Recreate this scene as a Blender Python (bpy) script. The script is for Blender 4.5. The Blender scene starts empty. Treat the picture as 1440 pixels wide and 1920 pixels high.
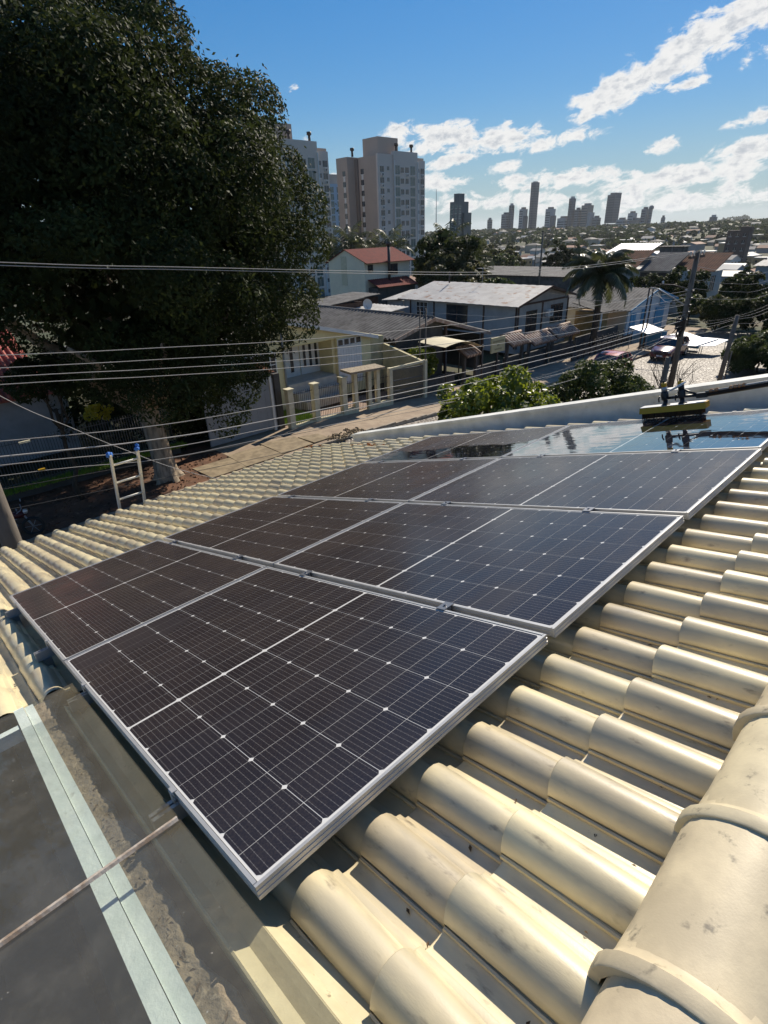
import bpy, math, random
import numpy as np
from mathutils import Vector, Matrix, Euler

sc = bpy.context.scene
COL = sc.collection
R = math.radians
rnd = random.Random(7)

# ------------------------------------------------------------------ camera
cam = bpy.data.cameras.new('camera')
cam.sensor_fit = 'VERTICAL'; cam.sensor_height = 32.0; cam.sensor_width = 24.0
cam.lens = 1024.555 / 1920 * 32.0
cam.clip_start = 0.05; cam.clip_end = 20000
camo = bpy.data.objects.new('camera', cam); COL.objects.link(camo)
camo.matrix_world = Matrix(((0.69141, -0.30734, 0.65383, 0.69691),
                            (0.72168, 0.33596, -0.60523, -0.23503),
                            (-0.03365, 0.89032, 0.45409, 8.5), (0, 0, 0, 1)))
sc.camera = camo

# ------------------------------------------------------------------ sun, sky, exposure
SUN_AZ, SUN_EL = -15.5, 37.0           # azimuth measured from +Y towards +X
sd = Vector((math.sin(R(SUN_AZ)) * math.cos(R(SUN_EL)), math.cos(R(SUN_AZ)) * math.cos(R(SUN_EL)), math.sin(R(SUN_EL))))
sl = bpy.data.lights.new('sun', 'SUN'); sl.energy = 5.0; sl.angle = R(0.53); sl.color = (1.0, 0.90, 0.75)
so = bpy.data.objects.new('sun', sl); COL.objects.link(so)
so.rotation_euler = sd.to_track_quat('Z', 'Y').to_euler(); so.location = (0, 0, 60)

sc.view_settings.view_transform = 'Standard'; sc.view_settings.look = 'None'
sc.view_settings.exposure = 0.42; sc.view_settings.gamma = 1.0
sc.view_settings.use_curve_mapping = False
sc.cycles.max_bounces = 6; sc.cycles.diffuse_bounces = 3; sc.cycles.glossy_bounces = 3
sc.cycles.transparent_max_bounces = 8; sc.cycles.use_denoising = True
sc.cycles.caustics_reflective = False; sc.cycles.caustics_refractive = False


class NT:
    """tiny node-tree writer"""
    def __init__(s, tree): s.t = tree
    def n(s, typ, _in=None, **kw):
        nd = s.t.nodes.new(typ)
        for k, v in kw.items(): setattr(nd, k, v)
        for k, v in (_in or {}).items(): s.set(nd.inputs[k], v)
        return nd
    def set(s, sock, v):
        if isinstance(v, bpy.types.NodeSocket): s.t.links.new(v, sock)
        elif isinstance(v, bpy.types.Node): s.t.links.new(v.outputs[0], sock)
        else:
            if isinstance(v, (tuple, list)) and sock.type == 'RGBA' and len(v) == 3: v = (*v, 1)
            sock.default_value = v
    def m(s, op, a, b=0.0, c=0.0, clamp=False):
        nd = s.n('ShaderNodeMath', {0: a, 1: b, 2: c}, operation=op, use_clamp=clamp); return nd.outputs[0]
    def vm(s, op, a, b=(0, 0, 0)):
        nd = s.n('ShaderNodeVectorMath', {0: a, 1: b}, operation=op); return nd.outputs[0]
    def mix(s, f, a, b, typ='RGBA', blend='MIX'):
        nd = s.n('ShaderNodeMix', data_type=typ)
        if typ == 'RGBA': nd.blend_type = blend; i = (0, 6, 7); o = 2
        elif typ == 'FLOAT': i = (0, 2, 3); o = 0
        else: i = (0, 4, 5); o = 1
        s.set(nd.inputs[i[0]], f); s.set(nd.inputs[i[1]], a); s.set(nd.inputs[i[2]], b)
        return nd.outputs[o]
    def noise(s, vec, scale, detail=3.0, rough=0.55, dist=0.0, out=0):
        return s.n('ShaderNodeTexNoise', {'Vector': vec, 'Scale': scale, 'Detail': detail, 'Roughness': rough, 'Distortion': dist}).outputs[out]
    def step(s, v, lo, hi, a=0.0, b=1.0):
        nd = s.n('ShaderNodeMapRange', {0: v, 1: lo, 2: hi, 3: a, 4: b}, interpolation_type='SMOOTHSTEP'); return nd.outputs[0]


world = bpy.data.worlds.new('World'); sc.world = world; world.use_nodes = True
w = NT(world.node_tree); world.node_tree.nodes.clear()
sky = w.n('ShaderNodeTexSky', sky_type='NISHITA', sun_disc=False, sun_elevation=R(SUN_EL), sun_rotation=R(SUN_AZ),
          altitude=600.0, air_density=1.0, dust_density=0.1, ozone_density=3.0)
gen = w.n('ShaderNodeTexCoord').outputs['Generated']
sep = w.n('ShaderNodeSeparateXYZ', {0: gen})
dx, dy, dz = sep.outputs
zc = w.m('MAXIMUM', dz, 0.004)
# flat cloud layer seen in perspective, stretched low down
den = w.m('ADD', zc, 0.055)
px_ = w.m('DIVIDE', dx, den); py_ = w.m('DIVIDE', dy, den)
cv = w.n('ShaderNodeCombineXYZ', {0: px_, 1: py_, 2: 3.1}).outputs[0]
az = w.m('MULTIPLY', w.m('ARCTAN2', dx, dy), 57.29578)
el = w.m('MULTIPLY', w.m('ARCSINE', dz), 57.29578)
CLOUDS = [  # azimuth, elevation, half width, half height, tilt, weight
    (-26.2, 9.7, 3.7, 1.35, 0.30, .78), (-21.8, 11.7, 3.8, 1.5, 0.36, .74), (-17.5, 13.2, 4.2, 1.6, 0.3, .66), (-28.5, 9.3, 1.6, .5, .1, .4), (-21.8, 9.3, 1.9, .4, 0.05, .48),
    (-15.5, 11.0, 3.0, .7, .3, .50), (-16, 7.0, 3.2, 0.55, 0.22, .45), (-44.5, 7.7, 2.6, .9, .1, .45),
    (-40.5, 7.1, 3.6, 1.0, 0.05, .70), (-36.0, 6.9, 3.6, 1.0, 0.0, .70), (-31.2, 6.5, 3.2, 0.7, 0.1, .58),
    (-40.8, 5.4, 3.2, 0.6, 0.05, .5), (-35.8, 4.7, 2.3, 0.5, .12, .42), (-22.8, 5.5, 1.7, 0.6, .12, .46), (-41.5, 3.9, 3.2, 0.8, 0.0, .5),
    (-31.0, 3.6, 5.5, 0.75, 0.04, .58), (-21.0, 3.3, 8.0, 0.95, 0.08, .64), (-15.5, 4.8, 5, 1.0, 0.16, .62), (-53.5, 10.9, 0.55, .35, .2, .42), (-35, 2.2, 12, .9, 0, .46), (-20, 1.7, 14, 1.0, 0, .47),
    (-52, 4.2, 2.6, 1.2, 0, .4), (-57, 6.5, 6, 1.5, 0, .3)]
acc = None
for (a0, e0, wa, we, tl, wt) in CLOUDS:
    da = w.m('SUBTRACT', az, a0)
    de = w.m('SUBTRACT', w.m('SUBTRACT', el, e0), w.m('MULTIPLY', da, tl))
    q = w.m('ADD', w.m('POWER', w.m('DIVIDE', da, wa), 2.0), w.m('POWER', w.m('DIVIDE', de, we), 2.0))
    g = w.m('MULTIPLY', w.m('EXPONENT', w.m('MULTIPLY', q, -1.0)), wt)
    acc = g if acc is None else w.m('MAXIMUM', acc, g)
sv = w.n('ShaderNodeCombineXYZ', {0: w.m('MULTIPLY', az, 0.40), 1: w.m('MULTIPLY', w.m('SUBTRACT', el, w.m('MULTIPLY', az, 0.12)), 0.72), 2: 0.0}).outputs[0]
n1 = w.noise(sv, 1.25, 8.0, 0.64, 0.35)
n2 = w.noise(cv, 0.55, 6.0, 0.6, 0.3)
genl = w.m('MULTIPLY', w.step(el, 14.0, 26.0), w.m('SUBTRACT', n2, 0.36))      # scattered clouds higher up, all round
gen2 = w.m('MULTIPLY', w.step(w.m('ABSOLUTE', w.m('ADD', az, 32.0)), 28.0, 40.0), w.m('MULTIPLY', w.step(el, 16.0, 5.0), 0.27))
dens = w.m('ADD', w.m('ADD', w.m('MAXIMUM', acc, gen2), genl), w.m('MULTIPLY', w.m('SUBTRACT', n1, 0.5), w.step(w.m('ADD', acc, w.m('MAXIMUM', gen2, w.m('MAXIMUM', genl, 0.0))), 0.02, 0.22, 0.75, 1.75)))
mask = w.step(dens, 0.17, 0.46)
core = w.step(dens, 0.34, 0.70)
n3 = w.noise(sv, 2.1, 5.0, 0.6)
shade = w.m('MULTIPLY', core, w.step(n3, 0.40, 0.68, 0.0, 0.8))
ccol = w.mix(shade, (10.6, 10.5, 10.3), (5.0, 5.5, 6.3))
# tame the glow next to the sun, keep the hue
lum = w.n('ShaderNodeRGBToBW', {0: sky.outputs[0]}).outputs[0]
tame = w.m('DIVIDE', 1.0, w.m('ADD', 1.0, w.m('MULTIPLY', lum, 0.16)))
skyc = w.n('ShaderNodeVectorMath', {0: sky.outputs[0], 1: w.n('ShaderNodeCombineXYZ', {0: tame, 1: tame, 2: tame}).outputs[0]}, operation='MULTIPLY').outputs[0]
skyc = w.n('ShaderNodeHueSaturation', {'Color': skyc, 'Saturation': 1.36, 'Value': 1.78}).outputs[0]
skyc = w.mix(w.step(el, 10.0, 0.0, 0.0, 0.62), skyc, (3.5, 5.4, 7.0))
final = w.mix(w.m('MULTIPLY', mask, 0.96), skyc, ccol)
bg = w.n('ShaderNodeBackground', {'Color': final, 'Strength': 0.064})
w.n('ShaderNodeOutputWorld', {0: bg.outputs[0]})
world.cycles.sampling_method = 'MANUAL'; world.cycles.sample_map_resolution = 1024


# ------------------------------------------------------------------ materials
def mat(name, col, rough=0.6, col2=None, scale=6.0, var=0.5, bump=0.0, bscale=40.0, spec=0.4, metal=0.0, coat=0.0,
        coat_rough=0.15, rand=0.0, stretch=(1, 1, 1), thin=0.0, lo=0.35, hi=0.65, space='Object', detail=4.0, trans=None, col3=None, scale3=2.0, lo3=.5, hi3=.7):
    m = bpy.data.materials.new(name); m.use_nodes = True
    t = NT(m.node_tree); m.node_tree.nodes.clear()
    tc = t.n('ShaderNodeTexCoord').outputs['Object'] if space == 'Object' else t.n('ShaderNodeNewGeometry').outputs['Position']
    if rand:
        rn = t.n('ShaderNodeObjectInfo').outputs['Random']
        tc = t.vm('ADD', tc, t.n('ShaderNodeCombineXYZ', {0: t.m('MULTIPLY', rn, 37.0), 1: t.m('MULTIPLY', rn, 91.0), 2: rn}).outputs[0])
    v = t.vm('MULTIPLY', tc, stretch)
    c = col
    if col2 is not None:
        f = t.step(t.noise(v, scale, detail, 0.6), lo, hi)
        c = t.mix(t.m('MULTIPLY', f, var), col, col2)
    if col3 is not None:
        c = t.mix(t.step(t.noise(v, scale3, detail, 0.65), lo3, hi3), c, col3)
    if rand:
        c = t.n('ShaderNodeHueSaturation', {'Color': c, 'Hue': t.m('ADD', 0.5, t.m('MULTIPLY', t.m('SUBTRACT', rn, .5), 0.012)), 'Value': t.m('ADD', 1.0, t.m('MULTIPLY', t.m('SUBTRACT', rn, .5), rand))}).outputs[0]
    b = t.n('ShaderNodeBsdfPrincipled', {'Base Color': c, 'Roughness': rough, 'Specular IOR Level': spec, 'Metallic': metal,
                                         'Coat Weight': coat, 'Coat Roughness': coat_rough})
    if bump:
        bp = t.n('ShaderNodeBump', {'Height': t.noise(v, bscale, 3.0, 0.6), 'Strength': bump, 'Distance': 0.01})
        t.set(b.inputs['Normal'], bp)
    out = b.outputs[0]
    if trans:
        tr = t.n('ShaderNodeBsdfTranslucent', {'Color': trans})
        out = t.n('ShaderNodeMixShader', {0: thin, 1: out, 2: tr.outputs[0]}).outputs[0]
    t.n('ShaderNodeOutputMaterial', {0: out})
    return m


# ------------------------------------------------------------------ mesh builder
class MB:
    def __init__(s): s.v = []; s.f = []; s.mi = []; s.sm = []
    def add(s, vs, fs, mi=0, smooth=False):
        o = len(s.v); s.v += [tuple(p) for p in vs]
        s.f += [tuple(i + o for i in f) for f in fs]; s.mi += [mi] * len(fs); s.sm += [smooth] * len(fs)
        return s
    def box(s, lo, hi, mi=0, rot=None, org=None):
        (a, b, c), (d, e, f) = lo, hi
        vs = [Vector(p) for p in ((a, b, c), (d, b, c), (d, e, c), (a, e, c), (a, b, f), (d, b, f), (d, e, f), (a, e, f))]
        if rot is not None:
            o = Vector(org) if org is not None else Vector(((a + d) / 2, (b + e) / 2, (c + f) / 2))
            vs = [o + rot @ (p - o) for p in vs]
        return s.add(vs, [(0, 3, 2, 1), (4, 5, 6, 7), (0, 1, 5, 4), (1, 2, 6, 5), (2, 3, 7, 6), (3, 0, 4, 7)], mi)
    def cbox(s, c, size, mi=0, rot=None):
        return s.box([c[i] - size[i] / 2 for i in range(3)], [c[i] + size[i] / 2 for i in range(3)], mi, rot)
    def prism(s, poly, vec, mi=0):
        n = len(poly); vec = Vector(vec)
        a = [Vector(p) for p in poly]; vs = a + [p + vec for p in a]
        fs = [tuple(range(n))[::-1], tuple(range(n, 2 * n))] + [(i, (i + 1) % n, n + (i + 1) % n, n + i) for i in range(n)]
        return s.add(vs, fs, mi)
    def tube(s, pts, r, n=8, mi=0, cap=True, smooth=True):
        pts = [Vector(p) for p in pts]; k = len(pts)
        rs = r if isinstance(r, (list, tuple)) else [r] * k
        vs = []; up = Vector((0, 0, 1))
        prev = None
        for i, p in enumerate(pts):
            t = (pts[min(i + 1, k - 1)] - pts[max(i - 1, 0)])
            if t.length < 1e-9: t = Vector((0, 0, 1))
            t.normalize()
            if prev is None:
                a = t.cross(up) if abs(t.z) < .95 else t.cross(Vector((1, 0, 0)))
            else: a = prev - t * prev.dot(t)
            a.normalize(); prev = a; b = t.cross(a)
            for j in range(n):
                th = 2 * math.pi * j / n
                vs.append(p + (a * math.cos(th) + b * math.sin(th)) * rs[i])
        fs = [(i * n + j, i * n + (j + 1) % n, (i + 1) * n + (j + 1) % n, (i + 1) * n + j) for i in range(k - 1) for j in range(n)]
        s.add(vs, fs, mi, smooth)
        if cap:
            s.f += [tuple(len(s.v) - k * n + j for j in range(n))[::-1], tuple(len(s.v) - n + j for j in range(n))]; s.mi += [mi] * 2; s.sm += [False] * 2
        return s
    def grid(s, P, nu, nv, mi=0, smooth=True):
        vs = [P(i, j) for i in range(nu) for j in range(nv)]
        return s.add(vs, [(i * nv + j, (i + 1) * nv + j, (i + 1) * nv + j + 1, i * nv + j + 1) for i in range(nu - 1) for j in range(nv - 1)], mi, smooth)
    def blob(s, c, r, n=8, mi=0, jit=0.0, rg=rnd):
        r = r if isinstance(r, (tuple, list)) else (r, r, r); m = max(4, n // 2 + 1)
        def P(i, j):
            th = math.pi * i / (m - 1); ph = 2 * math.pi * j / n
            k = 1 + rg.uniform(-jit, jit)
            return (c[0] + r[0] * k * math.sin(th) * math.cos(ph), c[1] + r[1] * k * math.sin(th) * math.sin(ph), c[2] + r[2] * k * math.cos(th))
        return s.grid(P, m, n + 1, mi)
    def mesh(s, name, mats, sharp=None):
        me = bpy.data.meshes.new(name); me.from_pydata(s.v, [], s.f)
        for m in (mats if isinstance(mats, (list, tuple)) else [mats]): me.materials.append(m)
        me.polygons.foreach_set('material_index', s.mi); me.polygons.foreach_set('use_smooth', s.sm)
        me.validate(); me.update()
        if sharp: me.set_sharp_from_angle(angle=R(sharp))
        return me
    def build(s, name, mats, parent=None, loc=None, rot=None, sharp=None, **props):
        o = bpy.data.objects.new(name, s.mesh(name, mats, sharp)); COL.objects.link(o)
        return place(o, parent, loc, rot, **props)


def place(o, parent=None, loc=None, rot=None, **props):
    if parent is not None: o.parent = parent
    if loc is not None: o.location = loc
    if rot is not None: o.rotation_euler = rot
    for k, v in props.items(): o[k] = v
    return o


def inst(name, me, parent=None, loc=None, rot=None, scale=None, **props):
    o = bpy.data.objects.new(name, me); COL.objects.link(o)
    if scale is not None: o.scale = scale
    return place(o, parent, loc, rot, **props)


def thing(name, label, cat, loc=(0, 0, 0), rot=None, group=None):
    o = bpy.data.objects.new(name, None); COL.objects.link(o); o.empty_display_size = 0.2
    place(o, None, loc, rot, label=label, category=cat)
    if group: o['group'] = group
    return o


def dup(root, loc, rot=None, scale=None, label=None, group=None):
    def cp(o, par):
        c = o.copy(); COL.objects.link(c)
        if par is not None: c.parent = par
        for ch in list(kids.get(o.name, ())): cp(ch, c)
        return c
    kids = {}
    def walk(o):
        kids[o.name] = list(o.children)
        for ch in o.children: walk(ch)
    walk(root)
    r = cp(root, None); r.location = loc
    if rot is not None: r.rotation_euler = rot
    if scale is not None: r.scale = scale
    if label: r['label'] = label
    if group: r['group'] = group
    return r


def np_mesh(name, V, F, mats, smooth=False):
    me = bpy.data.meshes.new(name)
    V = np.ascontiguousarray(V, dtype=np.float32); F = np.ascontiguousarray(F, dtype=np.int32); k = F.shape[1]
    me.vertices.add(len(V)); me.vertices.foreach_set('co', V.ravel())
    me.loops.add(F.size); me.loops.foreach_set('vertex_index', F.ravel())
    me.polygons.add(len(F)); me.polygons.foreach_set('loop_start', np.arange(0, F.size, k, dtype=np.int32))
    for m in (mats if isinstance(mats, (list, tuple)) else [mats]): me.materials.append(m)
    me.update(calc_edges=True)
    return me


def zg(Y):
    t = min(max((Y - 16) / 16, 0), 1)
    return -1.0 * t

# ================================================================== OUR HOUSE: roof frame x = up the slope, y = along the eave, z = roof normal
PITCH = R(16.293); A0 = Vector((0, 0, 7.281)); RROT = (0, -PITCH, 0); RM = Euler(RROT).to_matrix()
def roof(x, y, z=0.0): return A0 + RM @ Vector((x, y, z))

m_tile = mat('glazed cream tile', (.67, .572, .36), .36, (.46, .40, .275), 6.0, .95, .06, 240, spec=.5, coat=.45, coat_rough=.22, rand=.30, col3=(.22, .18, .125), scale3=19.0, lo3=.575, hi3=.80, stretch=(.55, 1.5, 1))
m_cap = mat('cream ridge tile', (.64, .55, .37), .5, (.45, .385, .265), 7.0, .8, .05, 200, spec=.35, rand=.12, col3=(.20, .175, .13), scale3=21.0, lo3=.585, hi3=.74)
m_under = mat('dark roof felt', (.07, .055, .04), .9)
m_par = mat('white painted parapet', (.66, .66, .62), .75, (.44, .45, .43), 3.0, .8, .15, 60, col3=(.30, .31, .29), scale3=9.0, lo3=.6, hi3=.85)
m_wallc = mat('cream house wall', (.62, .57, .43), .85, (.5, .46, .36), 2.0, .5)
m_clay = mat('orange clay mortar', (.52, .20, .05), .9, (.30, .12, .05), 20, .7, .4, 60)
m_alu = mat('brushed aluminium', (.56, .55, .53), .42, (.46, .45, .43), 14, .5, metal=.55, spec=.5)
m_alud = mat('dusty aluminium rail', (.42, .42, .42), .45, metal=.7)
m_clamp = mat('dull clamp metal', (.30, .30, .31), .4, metal=.8)
m_mint = mat('pale mint paint', (.86, .92, .88), .7, (.72, .80, .76), 14, .7, .2, 70, col3=(.40, .38, .33), scale3=22, lo3=.62, hi3=.8)
m_mortar = mat('dirty cement mortar', (.34, .265, .185), .95, (.20, .155, .11), 11, .9, .8, 60, col3=(.44, .35, .25), scale3=30, lo3=.55, hi3=.7)
m_flash = mat('beige flashing sheet', (.58, .51, .33), .5, (.45, .385, .24), 7, .7, .1, 60, col3=(.20, .17, .11), scale3=40, lo3=.62, hi3=.75)
m_slab = mat('grey concrete below glass', (.36, .33, .30), .9, (.20, .185, .17), 1.6, .9, .3, 30, col3=(.5, .46, .4), scale3=2.2, lo3=.52, hi3=.75)
m_joint = mat('weathered joint sealant', (.46, .41, .35), .6, (.22, .14, .08), 26, .8, .2, 80)

house = thing('tiled_house', 'cream tiled roof the solar panels lie on, with ridge tiles and white end parapet', 'house', (-3.2, 0, 0))
HB = Vector((-3.2, 0, 0))
def hroof(x, y, z=0.0): return roof(x, y, z) - HB
# walls
def at_(c): return tuple(Vector(c) - HB)
zr = lambda X: 7.281 + X * math.tan(PITCH) - .30
zr2 = lambda X: zr(.7) - (X - .7) * math.tan(PITCH)
MB().box(at_((-6.35, -6, 0)), at_((-6.15, 5.35, zr(-6.35)))).build('wall', m_wallc, house)
MB().box(at_((7.3, -6, 0)), at_((7.5, 5.35, zr2(7.5)))).build('wall', m_wallc, house)
for y0 in (-6, 5.15):
    MB().prism([at_((-6.149, y0, 0)), at_((7.299, y0, 0)), at_((7.299, y0, zr2(7.3))), at_((.7, y0, zr(.7))), at_((-6.149, y0, zr(-6.149)))], (0, .2, 0)).build('wall', m_wallc, house)
# roof boarding (one mesh, tiles and caps are its children)
b = MB()
b.box((-7.02, .0, -.235), (.74, 5.36, -.195)).box((-7.02, -6, -.235), (-1.9, -.004, -.195)).box((-1.896, -.30, -.235), (.74, -.004, -.197)).box((-1.896, -6, -.235), (.74, -2.12, -.195))
rf = b.build('roof', m_under, house, hroof(0, 0), RROT)
b = MB().box((0, -6, -.04), (7.6, 5.36, 0))
b.build('far_slope', m_tile, house, hroof(.74, 0, -.2), (0, PITCH, 0))
b = MB().box((-7.06, -6, -.30), (-7.024, 5.36, -.19))
b.build('fascia', m_wallc, house, hroof(0, 0), RROT)

def tile_mesh(near):
    top = [(-.011, .000), (-.011, .0085), (-.0055, .0095), (-.004, .002), (.0005, .002), (.0, .016), (.004, .027), (.013, .043), (.027, .056), (.041, .0640), (.058, .0665), (.075, .0640), (.091, .0560), (.102, .043), (.109, .031), (.113, .026), (.128, .0245), (.1315, .0225), (.133, .010), (.137, .003), (.150, -.001), (.172, -.003), (.192, -.001), (.2035, .006)]
    if not near: top = [top[i] for i in (0, 1, 4, 5, 7, 8, 10, 12, 14, 16, 18, 21, 23)]
    n = len(top); L = .315
    mb = MB()
    xs = [(0.0, -.003), (.0035, 0.0), (.10, 0), (.21, 0), (L, 0)] if near else [(0, 0), (L, 0)]
    lift = lambda x: .024 * (1 - x / L)
    def tp(j, x):                              # the barrel is wider at its lower end
        y, z = top[j]
        if -.002 <= y <= .115 and z > .003:
            s = 1.09 - .14 * x / L
            return .0565 + (y - .0565) * s, z * (1.05 - .10 * x / L)
        return y, z
    mb.grid(lambda i, j: (xs[i][0], tp(j, xs[i][0])[0], tp(j, xs[i][0])[1] + xs[i][1] + lift(xs[i][0])), len(xs), n)
    mb.grid(lambda i, j: (0.0, tp(j, 0)[0], tp(j, 0)[1] + lift(0) - .003 * near - (.0125 if i == 0 else 0)), 2, n, 0, False)
    # underside of the near lip: the double edge seen on every barrel
    mb.add([(0, .0, .004 + lift(0)), (L, .0, .004), (L, .012, .004), (0, .012, .004 + lift(0))], [(0, 1, 2, 3)])
    return mb.mesh('tile', m_tile, 38)
TN, TF = tile_mesh(1), tile_mesh(0)
slots = []
for k in range(-4, 26):
    for j in range(-1, 27):
        xl = .012 - .275 * j; y = .049 + .2 * k; u = -xl
        if k < 0:
            if j < 8: continue
        else:
            under = (u - .31 > .35) and (u < 3.55) and (.3 < y < 4.2)
            if under: continue
        P = roof(xl + .15, y + .06, -.1); d = (P - camo.location).length
        hidden = (0 < u - .2 < 3.7 and .15 < y < 4.5)
        slots.append((d + (50 if hidden else 0), xl, y, d))
slots.sort()
TB = -.160
tr = random.Random(3)
rest = MB()
src_v = [Vector(v.co) for v in TN.vertices]; src_f = [tuple(p.vertices) for p in TN.polygons]
for q, (key, xl, y, d) in enumerate(slots):
    jx, jy, jr = tr.uniform(-.006, .006), tr.uniform(-.0025, .0025), tr.uniform(-.008, .008)
    if q < 299:
        inst('tile', TN, rf, (xl + jx, y + jy, TB), (0, 0, jr))
    else:
        rest.add([Vector((xl + jx, y + jy, TB)) + v for v in src_v], src_f, 0, True)
o = rest.build('tiles_beyond', m_tile, rf, sharp=38, kind='stuff')

fs_ = bpy.data.objects['far_slope']; b = MB()
fv = [Vector(v.co) for v in TF.vertices]; ff = [tuple(p.vertices) for p in TF.polygons]
for j in range(10):
    for k in range(-28, 26):
        x, y = .33 + .275 * j, .15 + .2 * k
        b.add([Vector((x - v.x + tr.uniform(-.003, .003), y - v.y, .045 + v.z)) for v in fv], ff, 0, True)
b.build('tiles_beyond', m_tile, fs_, sharp=38, kind='stuff')
# ridge caps
def cap_mesh():
    mb = MB(); n = 15
    ring = [(.0, .985, .0), (.004, 1.0, .0), (.03, 1.0, .0), (.042, .93, -.004), (.06, .90, -.006), (.40, .80, -.014)]
    def P(i, j):
        y, s, dz = ring[i]; t = (j / (n - 1)) * 2 - 1
        hw, h = .150 * s, .150 * s
        a = t * 1.50; x = hw * math.sin(a) * (1.0 + .06 * abs(math.sin(2 * a))); z = h * (math.cos(a) ** .82 if abs(a) < 1.57 else 0)
        return (x, y, z + dz)
    mb.grid(P, len(ring), n)
    mb.grid(lambda i, j: (P(0, j)[0] * (1 if i else .88), 0.0, P(0, j)[2] * (1 if i else .88)), 2, n, 0, False)
    mb.grid(lambda i, j: (P(0, j)[0] * .88 * (.98 if i else 1), .40 * i, P(0, j)[2] * .88), 2, n, 0, True)
    # the fine cast seam along the crown
    sp = []
    for y, s, dz in ((.062, .90, -.006), (.395, .80, -.014)):
        a = math.asin(.040 / (.150 * s)); z = .150 * s * math.cos(a) ** .82 + dz
        sp.append([(.038, y, z - .003), (.0398, y, z + .0012), (.042, y, z - .003)])
    mb.add(sp[0] + sp[1], [(0, 1, 4, 3), (1, 2, 5, 4), (0, 2, 1), (3, 4, 5)])
    return mb.mesh('ridge_cap', m_cap, 42)
CM = cap_mesh()
for k in range(-3, 15):
    inst('ridge_cap', CM, rf, (.715 + tr.uniform(-.004, .004), -.045 + .367 * k, -.145), (R(2.0), 0, tr.uniform(-.012, .012)))

# gable parapet: white wall rising past the last barrels
b = MB()
def pn(u): return .105 - (.135) * (u - .44) / 5.9
pts = [-1.2, .44, 2.7, 4.5, 6.32]
poly = [(-u, 5.36, pn(u)) for u in pts] + [(-6.32, 5.36, -.62), (1.2, 5.36, -.62)]
b.prism(poly, (0, .17, 0))
par = b.build('parapet', m_par, house, hroof(0, 0), RROT)
b = MB().prism([(-6.345, 5.345, pn(6.32) - .004)] + [(-u, 5.345, pn(u)) for u in pts[::-1]] + [(-u, 5.345, pn(u) + .035) for u in pts] + [(-6.345, 5.345, pn(6.32) + .031)], (0, .20, 0))
b.build('coping', m_par, par)
# orange clay squeezed out along one course
b = MB(); cr = random.Random(5)
for i in range(70):
    u = 3.95 + i * .050; y = 4.72 + .115 * (u - 3.9) + cr.uniform(-.045, .045)
    if cr.random() < .25: continue
    crest = ((y - .105) / .2) % 1.0
    z = -.16 + .075 * max(0, math.cos((crest if crest < .5 else crest - 1) * 5.4)) ** .6
    b.blob((-u, y, z + .004), (cr.uniform(.025, .06), cr.uniform(.012, .035), cr.uniform(.008, .018)), 6, 0, .25, cr)
b.build('clay_mortar', m_clay, rf, kind='stuff')

# -------- under the glass: painted beam, cement bed, flashing, slab
b = MB().box((-1.86, -.252, -.34), (.56, -.214, -.100)).box((-1.86, -.212, -.34), (.56, -.178, -.108))
b.build('painted_beam', m_mint, house, hroof(0, 0), RROT)
b = MB().box((-1.70, -1.9, -.16), (-1.655, -.256, -.105))
b.build('cross_bar', m_mint, house, hroof(0, 0), RROT)
mr = random.Random(11)
hb = {}
def mh(i, j):
    x = -1.84 + i * .02; v = -.1775 + j * .0088
    edge = .0 if j < 7 else mr.uniform(-.012, .006)
    e_ = .012 * math.sin(x * 9) + .008 * math.sin(x * 23 + 1)
    if j < 6: return (x, v, -.114 + mr.uniform(-.005, .005))
    return (x + mr.uniform(-.003, .003), -.128 + e_ + (.004 if j == 6 else .010 if j == 7 else .012) + mr.uniform(-.004, .004), -.118 - (.0, .02, .07)[j - 6])
b = MB().grid(mh, 120, 9); b.build('cement_bed', m_mortar, house, hroof(0, 0), RROT)
prof = [(-.088, -.150), (-.088, -.084), (-.083, -.082), (-.080, -.088), (-.052, -.104), (-.030, -.094), (-.014, -.088), (.012, -.118), (.056, -.140)]
b = MB().grid(lambda i, j: ((-1.60, .58)[i], prof[j][0], prof[j][1]), 2, len(prof), 0, False)
b.build('flashing', m_flash, house, hroof(0, 0), RROT)
b = MB().box((-4.2, -6.0, -2.56), (2.2, .1, -2.5)).box((-3.4, -.9, -2.499), (-2.0, -.5, -2.3)).box((-3.0, -2.0, -2.499), (-.9, -1.5, -2.4))
b.build('skylight_floor', m_slab, house, hroof(0, 0), RROT)

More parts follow.
